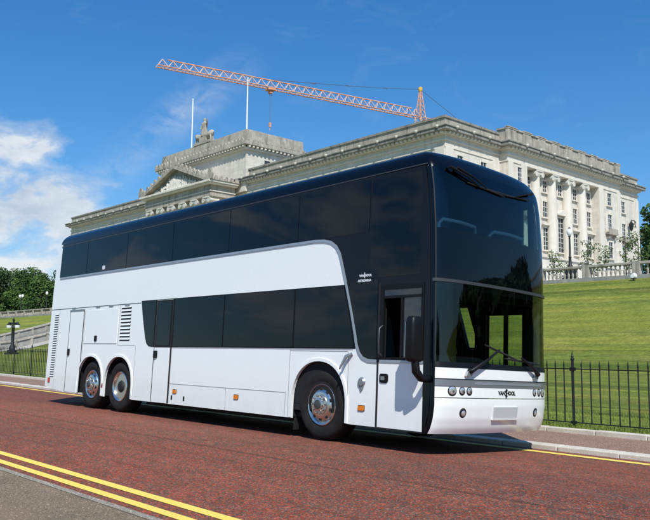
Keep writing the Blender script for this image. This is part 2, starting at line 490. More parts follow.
# ---------------------------------------------------------------- the coach
TILT = math.atan(.043)
bus = empty('double_decker_coach', (0, 0, 0), (-TILT, 0, 0))
tag(bus, 'white and black double-decker touring coach parked at the kerb, the only vehicle on the road', 'coach')
W = 2.5
XR = -11.95
def S(a, b, d): return (a, -d, b)               # near side: d outwards
def FS(a, b, d): return (a, W + d, b)           # far side
FX = [(.26, -.11), (.34, -.06), (.46, -.022), (.62, 0), (1.10, 0), (1.16, -.012), (2.15, -.025), (2.26, -.025), (2.9, -.045), (3.4, -.085), (3.6, -.115), (3.74, -.15), (3.9, -.20)]
DC, NN, BOW = .17, 3.2, .05
def fpt(a, z):
    s = math.sin(R(a)); c = max(0, math.cos(R(a)))
    y = W / 2 + W / 2 * math.copysign(abs(s) ** (2 / NN), s)
    return Vector((lerp(FX, z) - DC * (1 - c ** (2 / NN)) - BOW * ((y - W / 2) / (W / 2)) ** 2, y, z))
def front(a, z, e=0.):
    p = fpt(a, z)
    t1 = fpt(min(a + .5, 90), z) - fpt(max(a - .5, -90), z); t2 = fpt(a, z + .02) - fpt(a, z - .02)
    n = t1.cross(t2).normalized()
    if n.x < -.2: n = -n
    return p + e * n
def a_of_y(y):
    t = (y - W / 2) / (W / 2)
    return math.degrees(math.asin(math.copysign(min(1, abs(t)) ** (NN / 2), t)))
def frange(a, b, n): return [a + (b - a) * i / n for i in range(n + 1)]
def fpatch(b, a0, a1, z0, z1, e, na=40, nz=14, th=.012):
    A = frange(a0, a1, na); Z = frange(z0, z1, nz)
    b.grid(lambda a, z: front(a, z, e), A, Z)
    b.grid(lambda a, z: front(a, z, e - th), A, list(reversed(Z)))
    for z in (z0, z1): b.grid(lambda a, q: front(a, z, e - th * q), A, [0, 1])
    for a in (a0, a1): b.grid(lambda q, z: front(a, z, e - th * q), [0, 1], Z)
    return b

# wheel arches
AR = [(-2.31, .585, 1.13), (-8.385, .585, 1.11), (-9.66, .585, 1.10)]
def arch_pts(cx, w, top, zb, grow=0.):
    """arch outline from right foot to left foot"""
    out = [(cx + w + grow, zb)]
    for i in range(25):
        t = R(180 * i / 24); c, s = math.cos(t), math.sin(t)
        out.append((cx + (w + grow) * math.copysign(abs(c) ** .92, c), .52 + (top - .52 + grow) * abs(s) ** .92))
    out.append((cx - w - grow, zb)); return out
def skirt(x): return .28 if x > -10.88 else .28 + .095 * (-10.88 - x) / 1.07
body_out = [(-.335, 3.72), (XR + .14, 3.72), (XR + .10, 3.70), (XR + .02, 2.6), (XR, .95), (XR, .375), (-10.88, .28)]
for cx, w, top in reversed(AR): body_out += list(reversed(arch_pts(cx, w, top, .28)))
body_out += [(-1.13, .28), (-1.13, 1.13), (-.335, 1.13)]
win_hole = [(-1.06, 1.17), (-.37, 1.17), (-.37, 2.13), (-1.06, 2.13)]
# outline is clockwise or not: normals are recalculated
cab_cut = [(-.335, 3.72)]
side = MB().plate([body_out[:-3] + [(-1.13, .28), (-1.13, 2.2), (-.335, 2.2)]], -.04, 0, S)
side.build('side_panel', M['white'], bus)

# roofed shell: roof, cant rail, rear
def outline(d, z, e=0.):
    pts = []
    hw = W / 2 - d + e; xr = XR + .10 - .05 * max(0, (z - 3.7)) + d * .8; xf = lerp(FX, z) - d * 1.25
    rr = .16
    for i in range(9):        # rear near corner
        t = R(180 + 90 * i / 8); pts.append((xr + rr + rr * math.cos(t), W / 2 - hw + rr + rr * math.sin(t)))
    for i in range(49):
        a = -90 + 180 * i / 48; s = math.sin(R(a)); c = max(0, math.cos(R(a)))
        q = math.copysign(abs(s) ** (2 / NN), s); pts.append((xf - DC * (1 - c ** (2 / NN)) - BOW * q * q, W / 2 + hw * q))
    for i in range(9):
        t = R(90 + 90 * i / 8); pts.append((xr + rr + rr * math.cos(t), W / 2 + hw - rr + rr * math.sin(t)))
    return pts
rf = MB(); prev = None; lev = []
for i in range(11):
    t = R(90 * i / 10); lev.append((.26 * (1 - math.cos(t)), 3.70 + .29 * math.sin(t)))
rings = [outline(d, min(z, 3.80)) for d, z in lev]
n = len(rings[0]); vs = [(x, y, lev[k][1]) for k, r_ in enumerate(rings) for x, y in r_]
fs = [(k * n + i, k * n + (i + 1) % n, (k + 1) * n + (i + 1) % n, (k + 1) * n + i) for k in range(len(rings) - 1) for i in range(n)]
fs.append(tuple((len(rings) - 1) * n + i for i in range(n)))
rf.add(vs, fs); rf.build('roof', M['navy'], bus, smooth=40)
# rear end
rear = MB()
def rearpt(y, z):
    xr = lerp([(.3, XR + .06), (.95, XR), (2.6, XR + .02), (3.70, XR + .10)], z)
    t = min(y, W - y); c = .14
    dx = c - math.sqrt(max(0, c * c - max(0, c - t) ** 2)) if t < c else 0
    return (xr + dx, y, z)
YY = [0.0, .01, .03, .06, .1, .14, W / 2, W - .14, W - .1, W - .06, W - .03, W - .01, W]
rear.grid(rearpt, YY, frange(.375, 3.70, 16)); rear.build('rear_panel', M['white'], bus, smooth=50)
rg = MB().grid(lambda y, z: Vector(rearpt(y, z)) - Vector((.008, 0, 0)), frange(.2, W - .2, 6), frange(2.75, 3.55, 4)); rg.build('rear_window', M['glass'], bus)
for y in (.12, W - .12): MB().box(XR - .012, XR + .03, y - .05, y + .05, .75, 1.25).build('rear_lamp', M['red'], bus)
MB().box(XR - .07, XR + .06, .06, W - .06, .38, .62).build('rear_bumper', M['white'], bus, bevel=.03)
# underbody
ub = MB(); ub.box(-11.5, -.35, .12, W - .12, .30, .36); ub.box(-7.6, -3.0, .25, W - .25, .20, .30)
for cx, w, top in AR:
    A = arch_pts(cx, w, top, .30, .012)
    ub.grid(lambda p, y: (p[0], y, p[1]), A, [.03, .7]); ub.grid(lambda p, y: (p[0], y, p[1]), A, [W - .7, W - .03])
    ub.box(cx - .62, cx + .62, .70, .72, .3, 1.15); ub.box(cx - .62, cx + .62, W - .72, W - .70, .3, 1.15)
    ub.tube([(cx, .2, .5), (cx, W - .2, .5)], .09, 10)
ub.build('underbody', M['dark'], bus)

# ---- near side: arch lips, upper black band, windows
for cx, w, top in AR:
    A = arch_pts(cx, w, top, .29, .018)
    MB().ribbon(A, .045, .0, .016, S).build('arch_lip', M['white'], bus, smooth=40)
ZU = 2.90
strip_path = [(-11.60, ZU), (-6, ZU + .005), (-3.1, ZU + .01), (-2.5, ZU + .01), (-2.30, ZU - .005), (-2.15, ZU - .04), (-2.04, ZU - .11), (-1.96, ZU - .22), (-1.91, 2.55),
              (-1.86, 2.40), (-1.79, 2.2), (-1.66, 1.79), (-1.58, 1.51), (-1.545, 1.36), (-1.50, 1.26), (-1.43, 1.19), (-1.33, 1.155), (-1.15, 1.145)]
# black glazing surround: everything above / ahead of the strip, with the cab window cut out
band = [(XR + .34, 3.72), (-.335, 3.72), (-.335, 1.145)] + list(reversed(strip_path)) + [(XR + .31, ZU + .03)]
MB().plate([band, win_hole], 0.0, .005, S).build('glazing_surround', M['navy'], bus)
MB().ribbon(strip_path, .040, 0.0, .014, S).build('waist_trim', M['trim'], bus, smooth=40)
MB().ribbon([(-1.10, 1.148), (-.34, 1.148)], .035, 0.0, .018, S).build('waist_trim', M['trim'], bus)
MB().ribbon([(XR + .30, 3.66), (-.34, 3.74)], .014, .003, .012, S).build('cant_trim', M['darktrim'], bus)
# upper windows
ux = [-11.60, -10.22, -8.38, -6.58, -4.74, -2.90, -1.36]
zt = lambda x: 3.665 + .006 * (x + 11.9)
def rpoly(x0, x1, z0, z1, r=.05):
    return arc(x1 - r, z1 - r, r, 0, 90, 4) + arc(x0 + r, z1 - r, r, 90, 180, 4) + arc(x0 + r, z0 + r, r, 180, 270, 4) + arc(x1 - r, z0 + r, r, 270, 360, 4)
for x0, x1 in zip(ux, ux[1:]):
    z0 = ZU + .035
    MB().plate([rpoly(x0 + .012, x1 - .012, z0, zt(x0) - .03, .03)], .003, .009, S).build('window', M['glass'], bus)
MB().plate([rpoly(-1.335, -.36, 2.28, 3.66, .03)], .003, .009, S).build('window', M['glass'], bus)
# lower window band
lw = [(-7.63, 2.215), (-7.56, 1.95), (-7.40, 1.50), (-7.33, 1.38), (-7.24, 1.325), (-7.12, 1.31), (-1.575, 1.31), (-1.62, 1.5), (-1.70, 1.79), (-1.83, 2.215)]
MB().plate([lw], 0, .005, S).build('glazing_surround', M['black'], bus)
def lowwin(poly): MB().plate([poly], .003, .010, S).build('window', M['glass'], bus)
lowwin([(-7.60, 2.20), (-7.535, 1.95), (-7.375, 1.50), (-7.30, 1.39), (-7.22, 1.34), (-7.12, 1.325), (-7.05, 1.325), (-7.05, 2.20)])
lowwin([(-6.36, 1.325), (-4.78, 1.325), (-4.78, 2.20), (-6.36, 2.20)])
lowwin([(-4.745, 1.325), (-2.925, 1.325), (-2.925, 2.20), (-4.745, 2.20)])
lowwin([(-2.89, 1.325), (-1.605, 1.325), (-1.64, 1.5), (-1.72, 1.79), (-1.845, 2.20), (-2.89, 2.20)])
# quarter glass between the strip and the cab door
lowwin([(-1.80, 2.25), (-1.64, 1.79), (-1.555, 1.5), (-1.52, 1.37), (-1.47, 1.27), (-1.40, 1.21), (-1.32, 1.185), (-1.17, 1.18), (-1.17, 2.25)])

# emergency door amidships
ed = MB().plate([[(-7.00, .285), (-6.42, .285), (-6.42, 2.20), (-7.00, 2.20)]], 0, .008, S).build('emergency_door', M['white'], bus)
MB().plate([[(-6.99, 1.305), (-6.43, 1.305), (-6.43, 2.195), (-6.99, 2.195)]], .008, .013, S).build('window', M['black'], ed)
MB().plate([rpoly(-6.95, -6.47, 1.34, 2.17, .03)], .012, .016, S).build('pane', M['glass'], ed)
MB().plate([rpoly(-7.0, -6.88, 1.10, 1.24, .02)], .008, .03, S).build('handle', M['black'], ed)
MB().ribbon([(-7.01, .29), (-7.01, 1.31)], .022, 0, .0095, S).add([], []).build('door_seal', M['seal'], ed)
MB().ribbon([(-6.405, .29), (-6.405, 2.2)], .03, 0, .0175, S).build('door_seal', M['seal'], ed)
# engine bay door at the back
bd = MB().plate([rpoly(-10.84, -10.16, .30, 2.10, .03)], 0, .007, S).build('engine_door', M['white'], bus)
for x in (-10.85, -10.15): MB().ribbon([(x, .30), (x, 2.1)], .018, 0, .009, S).build('door_seal', M['seal'], bd)
MB().ribbon([(-10.86, 2.115), (-10.14, 2.115)], .03, 0, .02, S).build('hinge', M['greytrim'], bd)
MB().plate([rpoly(-10.82, -10.73, 1.10, 1.25, .02)], .007, .03, S).build('handle', M['black'], bd)
# upper service hatch and its catch
hb = MB().plate([rpoly(-10.06, -8.55, 1.38, 2.09, .02)], 0, .006, S).build('service_hatch', M['white'], bus)
MB().plate([rpoly(-9.55, -9.44, 1.42, 1.54, .015)], .006, .022, S).build('handle', M['black'], hb)
# fine panel seams (grooves)
SEAM = mat('seam_grey', (.33, .33, .335), .8)  # one even grey for the thin seam strips
def seam(p, w=.008): MB().ribbon(p, w, 0, .0035, S).build('panel_seam', SEAM, bus)
seam([(-10.10, 1.365), (-8.55, 1.365)]); seam([(-8.50, 1.34), (-7.78, 1.34)])
seam([(-6.38, .645), (-3.06, .645)]); seam([(-3.045, .30), (-3.045, .66)]); seam([(-2.975, .30), (-2.975, 1.29)]); seam([(-2.97, 1.275), (-1.72, 1.275)])
seam([(-1.70, .30), (-1.70, 1.27)]); seam([(-7.74, .30), (-7.74, 1.33)]); seam([(-8.50, 1.34), (-8.50, 2.16)]); seam([(-4.60, .285), (-4.60, .64)])
seam([(-11.47, .36), (-11.44, 2.16)], .006); seam([(-10.10, 1.16), (-10.10, 2.1)]); seam([(-6.40, 1.30), (-1.62, 1.30)], .012)
MB().ribbon([(-11.93, 2.165), (-7.64, 2.175)], .012, 0, .004, S).build('waist_seam', M['seal'], bus)
for x in (-10.7, -9.5, -8.9, -8.2): MB().box(x - .09, x + .09, -.016, .0, 2.15, 2.18).build('hinge', M['greytrim'], bus)
# louvres
def louvre(xa, xb, za, zb, nslot, lean=0.):
    b = MB(); bl = MB()
    for i in range(nslot):
        z = za + (zb - za) * (i + .5) / nslot; h = (zb - za) / nslot; dx = lean * (z - za)
        b.box(xa + dx, xb + dx, -.004, .0, z - h * .28, z + h * .28)
        bl.add([(xa + dx, -.004, z + h * .30), (xb + dx, -.004, z + h * .30), (xb + dx, -.016, z + h * .10), (xa + dx, -.016, z + h * .10)], [(0, 1, 2, 3)])
    o = b.build('vent', M['seal'], bus); bl.build('louvre_blades', M['white'], o)
louvre(-11.72, -11.52, .58, 2.06, 27, .02); louvre(-8.43, -8.02, 1.41, 2.13, 10)
# small lamps and reflectors
def lampette(x, z, w, h, m, name='side_marker'):
    o = MB().plate([rpoly(x - w - .008, x + w + .008, z - h - .008, z + h + .008, .01)], 0, .006, S).build(name, M['black'], bus)
    MB().plate([rpoly(x - w, x + w, z - h, z + h, .008)], .004, .016, S).build('lens', m, o)
for x in (-1.42, -4.30, -6.19): lampette(x, .51, .055, .032, M['amber'])
lampette(-9.02, .50, .04, .045, M['red']); lampette(-11.74, .52, .04, .05, M['red'])
for x in (-6.28, -5.87): MB().plate([rpoly(x - .022, x + .022, .36, .44, .008)], 0, .006, S).build('jack_plug', M['black'], bus)
MB().lathe([(.001, -.03), (.05, -.028), (.062, -.012), (.07, 0)], (-1.43, 0, .86), 'Y', 16).build('side_repeater', M['greytrim'], bus, smooth=40)
MB().plate([[(-1.50, .86), (-1.36, .86), (-1.40, .76), (-1.44, .72)]], 0, .012, S).build('side_repeater', M['greytrim'], bus)
MB().tube([(-1.62, -.01, 1.24), (-1.69, -.06, 1.20), (-1.78, -.10, 1.02)], [.02, .028, .012], 8).build('door_camera', M['greytrim'], bus, smooth=50)
MB().plate([rpoly(-9.45, -9.33, 2.965, 3.05, .02)], .009, .0105, S).build('emergency_sticker', M['text'], bus)

# ---- cab door and driver's window
cd = MB().plate([[(-1.115, .285), (-.345, .285), (-.345, 1.13), (-1.115, 1.13)]], -.035, .008, S).build('cab_door', M['white'], bus)
MB().ribbon([(-1.132, .285), (-1.132, 2.2)], .032, -.01, .010, S).build('door_seal', M['seal'], cd)
MB().ribbon([(-1.13, .275), (-.33, .275)], .02, -.01, .010, S).build('door_seal', M['seal'], cd)
MB().plate([rpoly(-1.085, -.935, .865, .985, .03)], .008, .02, S).build('handle', M['black'], cd)
MB().box(-1.05, -.99, -.034, -.02, .90, .95).build('handle_grip', M['greytrim'], cd)
fr = MB()
fr.plate([[(-1.115, 1.165), (-.345, 1.165), (-.345, 2.17), (-1.115, 2.17)], [(-1.05, 1.20), (-.39, 1.20), (-.39, 2.10), (-1.05, 2.10)]], -.03, .012, S)
fr.box(-1.06, -.38, -.012, .03, 1.985, 2.02); fr.box(-.74, -.705, -.014, .03, 1.18, 2.0)
wf = fr.build('window_frame', M['black'], cd)
MB().plate([[(-1.05, 2.02), (-.39, 2.02), (-.39, 2.10), (-1.05, 2.10)]], .0, .004, S).build('pane', M['cabglass'], cd)
MB().plate([[(-.705, 1.2), (-.39, 1.2), (-.39, 1.985), (-.705, 1.985)]], -.006, -.002, S).build('pane', M['cabglass'], cd)
MB().tube([(-1.06, -.012, 1.22), (-1.06, -.07, 1.25), (-1.06, -.08, 1.42), (-1.06, -.07, 1.58), (-1.06, -.012, 1.62)], .013, 8).build('grab_handle', M['darktrim'], cd, smooth=50)
# black corner pillar, front near side, wraps round under the bumper
pl = MB(); pl.plate([[(-.335, .27)] + [(lerp(FX, z) - DC - BOW - .002, z) for z in frange(.27, 3.72, 14)] + [(-.42, 3.72), (-.42, 2.3), (-.335, 2.2)]], -.02, .012, S)
fpatch(pl, -90, -80, .27, 3.70, .008, 6, 40); pl.build('corner_pillar', M['navy'], bus, smooth=40)
fpatch(MB(), 80, 90, .27, 3.70, .008, 6, 40).build('corner_pillar', M['navy'], bus, smooth=40)

# ---- front
A0, A1 = -80, 80
bp = fpatch(MB(), A0, A1, .27, .715, .004, 60, 16).build('bumper', M['white'], bus, smooth=50)
fpatch(MB(), A0, A1, .725, 1.10, .004, 60, 6).build('front_panel', M['white'], bus, smooth=50)
gt = fpatch(MB(), A0, A1, .868, .945, .016, 60, 3).build('front_trim', M['greytrim'], bus, smooth=50)
fpatch(MB(), A0, A1, .948, .960, .012, 60, 1).build('trim_dark_line', M['seal'], bus, smooth=50)  # thin dark line along the top of the grey trim
fpatch(MB(), a_of_y(.62), a_of_y(2.2), .895, .925, .020, 40, 2).build('trim_insert', M['trim'], gt, smooth=50)
fpatch(MB(), A0, A1, 1.095, 1.165, .008, 60, 3).build('screen_surround', M['black'], bus, smooth=50)
wsl = fpatch(MB(), A0, A1, 1.15, 2.18, .002, 60, 14, .006).build('lower_windscreen', M['screen'], bus, smooth=50)
md = fpatch(MB(), -86, 86, 2.175, 2.215, .022, 60, 3, .03).build('screen_moulding', M['darktrim'], bus, smooth=50)
fpatch(MB(), A0, A1, 2.215, 2.875, .002, 60, 10, .006).build('screen_black_band', M['glass'], bus, smooth=50)
fpatch(MB(), A0, A1, 2.875, 3.71, .002, 60, 12, .006).build('upper_windscreen', M['screen_up'], bus, smooth=50)
fpatch(MB(), A0, A1, 2.10, 2.86, -.02, 60, 10, .01).build('deck_fascia', M['dark'], bus, smooth=50)
fpatch(MB(), A0, -77, 1.16, 3.70, .008, 4, 30).build('screen_edge_trim', M['seal'], bus, smooth=50)
# lights: clusters of three with dark bezels
def fdisc(y, z, r, m, name, parent=bus, e0=.0, e1=.012, sy=1.0):
    a = a_of_y(y); p = front(a, z); nx = (front(a, z, 1) - p).normalized(); ty = Vector((0, 0, 1)).cross(nx).normalized(); tz = nx.cross(ty)
    b = MB(); n = 20; rim = [(r, e0), (r, e1 * .6), (r * .85, e1), (r * .4, e1 * 1.15), (.001, e1 * 1.2)]
    vs = [p + nx * h + ty * (q * sy * math.cos(2 * PI * k / n)) + tz * (q * math.sin(2 * PI * k / n)) for q, h in rim for k in range(n)]
    fs = [(i * n + k, i * n + (k + 1) % n, (i + 1) * n + (k + 1) % n, (i + 1) * n + k) for i in range(len(rim) - 1) for k in range(n)]
    b.add(vs, fs); return b.build(name, m, parent, smooth=50)
for ys in ((.235, .40, .53), (W - .20, W - .33, W - .47)):
    for i, y in enumerate(ys):
        h = fdisc(y, .805, .055 if i else .066, M['seal'], 'headlight', bus, 0, .008, 1.1 if i == 0 else 1.)
        fdisc(y, .812, .040 if i else .052, M['lamp'], 'lens', h, .007, .012, 1.15 if i == 0 else 1.)
        fdisc(y + .012, .800, .017, M['dash'], 'bulb', h, .012, .017)
for y in (.43, W - .43):
    h = fdisc(y, .535, .062, M['seal'], 'fog_lamp', bus, 0, .010); fdisc(y + .006, .53, .040, M['lamp'], 'lens', h, .008, .014)
npb = MB(); pa = frange(a_of_y(1.03), a_of_y(1.58), 8)
fpatch(npb, a_of_y(1.02), a_of_y(1.56), .468, .612, .022, 8, 3, .03); npo = npb.build('number_plate', M['plate'], bus)
fpatch(MB(), a_of_y(1.0), a_of_y(1.58), .448, .466, .03, 8, 1, .03).build('plate_holder', M['white'], npo)
# maker's name on the nose (black) and on the side (silver)
nx0 = front(a_of_y(1.3), .805, .008).x
mt = Matrix.Translation((nx0 - .002, 1.195, .79)) @ Matrix(((0, 0, 1, 0), (1, 0, 0, 0), (0, 1, 0, 0), (0, 0, 0, 1)))
text_mesh('lettering', 'VAN', .072, mt, M['textk'], bus, .003)
mt = Matrix.Translation((nx0 - .002, 1.405, .79)) @ Matrix(((0, 0, 1, 0), (1, 0, 0, 0), (0, 1, 0, 0), (0, 0, 0, 1)))
text_mesh('lettering', 'HOOL', .072, mt, M['textk'], bus, .003)
em = MB(); ex = front(a_of_y(1.28), .80, .01).x
em.obox((ex, 1.295, .79), (.004, 0, 0), (0, .008, 0), (0, 0, .058)); em.obox((ex, 1.295, .825), (.004, 0, 0), (0, .026, .010), (0, -.003, .008))
em.obox((ex, 1.295, .76), (.004, 0, 0), (0, .022, -.008), (0, .003, .007)); em.build('badge', M['textk'], bus)
Sx = Matrix(((1, 0, 0, 0), (0, 0, -1, 0), (0, 1, 0, 0), (0, 0, 0, 1)))
text_mesh('lettering', 'VAN', .044, Matrix.Translation((-1.487, -.011, 2.32)) @ Sx, M['text'], bus, .002)
text_mesh('lettering', 'HOOL', .044, Matrix.Translation((-1.358, -.011, 2.32)) @ Sx, M['text'], bus, .002)
text_mesh('lettering', 'ASTROMEGA', .044, Matrix.Translation((-1.430, -.011, 2.25)) @ Sx, M['text'], bus, .002)
MB().box(-1.437, -1.427, -.014, -.008, 2.285, 2.365).build('badge', M['text'], bus)
# wipers
def fw(y, z, e): return front(a_of_y(y), z, e)
def wiper(piv, tip, blade, br=.014, e=.05, k=1.):
    o = MB().tube([fw(*piv, .02), fw(*piv, .06), fw((piv[0] + tip[0]) / 2, (piv[1] + tip[1]) / 2, e + .03), fw(*tip, e)], [.034 * k, .034 * k, .02 * k, .014 * k], 8).build('wiper', M['black'], bus, smooth=50)
    pts = [fw(blade[0][0] + (blade[1][0] - blade[0][0]) * i / 8, blade[0][1] + (blade[1][1] - blade[0][1]) * i / 8, .022) for i in range(9)]
    MB().tube(pts, [br * .6] + [br] * 7 + [br * .6], 6).build('wiper_blade', M['seal'], o)
wiper((.50, 1.06), (1.10, 1.36), ((.82, 1.41), (1.62, 1.22)))
wiper((2.03, 1.06), (1.62, 1.27), ((1.25, 1.25), (2.22, 1.20)))
for y in (.50, 2.03): MB().obox(fw(y, 1.03, .022), (.02, 0, 0), (0, .05, 0), (0, .02, .035)).build('wiper_mount', M['greytrim'], bus)
wiper((.24, 3.70), (.80, 3.52), ((.55, 3.55), (1.35, 3.50)), .011, .03, .6)
wiper((.36, 3.705), (.92, 3.54), ((.88, 3.53), (1.50, 3.53)), .011, .034, .6)
wiper((2.10, 3.68), (1.60, 3.54), ((1.35, 3.52), (2.02, 3.57)), .011, .03, .6)
# mirror on its bracket
mir = MB()
P = [(-.265 + .075 * math.copysign(abs(math.cos(t)) ** .5, math.cos(t)), -.27 + .115 * math.copysign(abs(math.sin(t)) ** .5, math.sin(t))) for t in (2 * PI * k / 24 for k in range(24))]
prof = [(1.14, .55), (1.155, .85), (1.19, 1.0), (1.60, .96), (1.68, .9), (1.705, .7)]
vs = [(-.265 + (x + .265) * k, -.27 + (y + .27) * k, z) for z, k in prof for x, y in P]; n = 24
fs = [(i * n + k, i * n + (k + 1) % n, (i + 1) * n + (k + 1) % n, (i + 1) * n + k) for i in range(5) for k in range(n)] + [tuple(range(n)), tuple(5 * n + k for k in range(n))]
mo = mir.add(vs, fs).build('wing_mirror', M['black'], bus, smooth=50)
MB().tube([(-.25, -.27, 1.16), (-.24, -.26, 1.03), (-.23, -.18, .95), (-.24, -.06, .94), (-.26, .0, .95)], [.05, .055, .05, .045, .05], 10).build('mirror_arm', M['black'], mo, smooth=50)
MB().box(-.345, -.341, -.36, -.18, 1.2, 1.64).build('mirror_glass', M['chrome'], mo)

# ---- far side (seen through the cab and from elsewhere)
far_open = [(-1.16, .45), (-.50, .45), (-.50, 1.97), (-1.16, 1.97)]
far_q = [(-1.715, 2.09), (-1.52, 2.09), (-1.37, 1.66), (-1.37, 1.45), (-1.51, 1.45)]
far_up = [(-.52, 2.95), (-.40, 2.95), (-.42, 3.56), (-.52, 3.56)]
fedge = [(lerp(FX, z) - DC - BOW - .004, z) for z in frange(.28, 3.72, 14)]
fbody = [(XR + .14, 3.72), (XR + .02, 2.6), (XR, .95), (XR, .375), (-10.88, .28)]
for cx, w, top in reversed(AR): fbody += list(reversed(arch_pts(cx, w, top, .28)))
fbody += fedge
def grow(poly, e):
    cx = sum(p[0] for p in poly) / len(poly); cz = sum(p[1] for p in poly) / len(poly)
    return [(x + math.copysign(e, x - cx), z + math.copysign(e, z - cz)) for x, z in poly]
MB().plate([fbody, grow(far_open, .03), grow(far_q, .03), grow(far_up, .03)], -.04, 0, FS).build('side_panel', M['white'], bus)
fb = [(XR + .34, 3.70), (lerp(FX, 3.70) - DC - BOW - .007, 3.70)] + [(x - .003, z) for x, z in reversed(fedge) if 1.16 < z < 3.69] + [(-.24, 1.15), (-1.16, 1.15)] + list(reversed(strip_path[:-1])) + [(XR + .31, ZU + .03)]
MB().plate([fb, [(x, max(z, 1.17)) for x, z in far_open], far_q, far_up], 0, .006, FS).build('glazing_surround', M['navy'], bus)
MB().plate([[(-11.4, ZU + .04), (-1.4, ZU + .04), (-1.4, 3.64), (-11.4, 3.62)]], .003, .010, FS).build('window', M['glass'], bus)
MB().plate([[(-7.6, 1.32), (-1.95, 1.32), (-1.95, 2.2), (-7.6, 2.2)]], .003, .010, FS).build('window', M['glass'], bus)
drf = MB(); drf.plate([far_open, [(-1.14, .50), (-.86, .50), (-.86, 1.95), (-1.14, 1.95)], [(-.79, .50), (-.53, .50), (-.53, 1.95), (-.79, 1.95)]], -.02, .008, FS)
dro = drf.build('entrance_door', M['black'], bus)
MB().plate([[(-1.15, .48), (-.52, .48), (-.52, 1.96), (-1.15, 1.96)]], -.008, -.003, FS).build('pane', M['screen'], dro)
MB().plate([far_q], -.008, -.003, FS).build('window', M['screen'], bus)
MB().plate([far_up], -.008, -.003, FS).build('window', M['screen'], bus)

# ---- inside
it = MB()
it.plate([[(-3.3, .5), (-.36, .5), (-.36, 3.68), (-3.3, 3.68)], win_hole], -.062, -.055, S)
it.plate([[(-3.3, .4), (-.31, .4), (-.31, 3.68), (-3.3, 3.68)], far_open, far_q, far_up], -.062, -.055, FS)
it.box(-3.3, -.28, .06, W - .06, .40, .44); it.box(-3.3, -1.75, .06, W - .06, .44, .95)
it.box(-3.3, -.34, .06, W - .06, 2.16, 2.26); it.box(-3.3, -.45, .06, W - .06, 3.66, 3.70)
it.box(-3.34, -3.3, .06, W - .06, .40, 3.70)
it.box(-.36, -.30, .08, W - .08, 2.05, 2.2)
it.box(-1.9, -1.86, .08, .95, .9, 2.16)
it.build('interior_lining', M['dark'], bus)
ds = MB()
ds.grid(lambda a, q: front(a, 1.10 + .10 * math.sin(q * 1.6), -.03 - .5 * q) if False else Vector((fpt(a, 1.15).x - .03 - .42 * q, fpt(a, 1.15).y * .97 + .03, 1.13 + .12 * math.sin(q * 2.4) * (1.0 if fpt(a, 1.15).y < 1.2 else .35))), frange(-74, 74, 40), frange(0, 1, 8))
ds.box(-.62, -.40, .12, 1.15, .5, 1.16); ds.build('dashboard', M['dash'], bus, smooth=50)
sw = MB(); cw = Vector((-.72, .52, 1.22)); ax = Vector((.5, 0, 1)).normalized(); u = Vector((0, 1, 0)); w_ = ax.cross(u)
ring = [cw + .23 * (math.cos(t) * u + math.sin(t) * w_) for t in (2 * PI * k / 24 for k in range(25))]
sw.tube(ring, .016, 8, False); sw.tube([cw - .2 * u, cw + .2 * u], .014, 6); sw.tube([cw, cw - .3 * ax], .03, 8)
sw.build('steering_wheel', M['black'], bus, smooth=50)
st = MB(); st.box(-1.55, -1.05, .28, .78, .84, 1.0); st.obox((-1.62, .53, 1.38), (.07, 0, .02), (0, .25, 0), (-.08, 0, .42)); st.obox((-1.70, .53, 1.88), (.05, 0, 0), (0, .13, 0), (-.02, 0, .10)); st.box(-1.45, -1.15, .4, .66, .44, .84)
st.build('driver_seat', M['fabric'], bus, bevel=.04)
for y in (.40, .92, 1.62, 2.12):
    s_ = MB(); s_.box(-1.75, -1.25, y - .21, y + .21, 2.50, 2.66); s_.obox((-1.82, y, 2.98), (.06, 0, .02), (0, .21, 0), (-.07, 0, .40)); s_.box(-1.65, -1.35, y - .15, y + .15, 2.26, 2.5)
    s_.build('seat', M['fabric'], bus, bevel=.04)
# handrails behind the upper windscreen
def rail(y0, y1, zt_, x=-.42):
    b = MB(); b.tube([(x - .03, y0, 2.80), (x - .02, y0, zt_ - .06), (x + .01, y0 + .05, zt_), (x + .04, (y0 + y1) / 2, zt_ + .005), (x + .01, y1 - .05, zt_), (x - .02, y1, zt_ - .07), (x - .03, y1, 2.80)], .026, 8)
    b.build('handrail', M['railpaint'], bus, smooth=50)
rail(.36, 1.16, 3.07); rail(1.50, 2.34, 3.07)
MB().grid(lambda a, q: (fpt(a, 2.87).x - .05 - .35 * q, fpt(a, 2.87).y * .94 + .075, 2.86 - .02 * q), frange(-72, 72, 30), [0, 1]).build('parcel_ledge', M['dash'], bus)

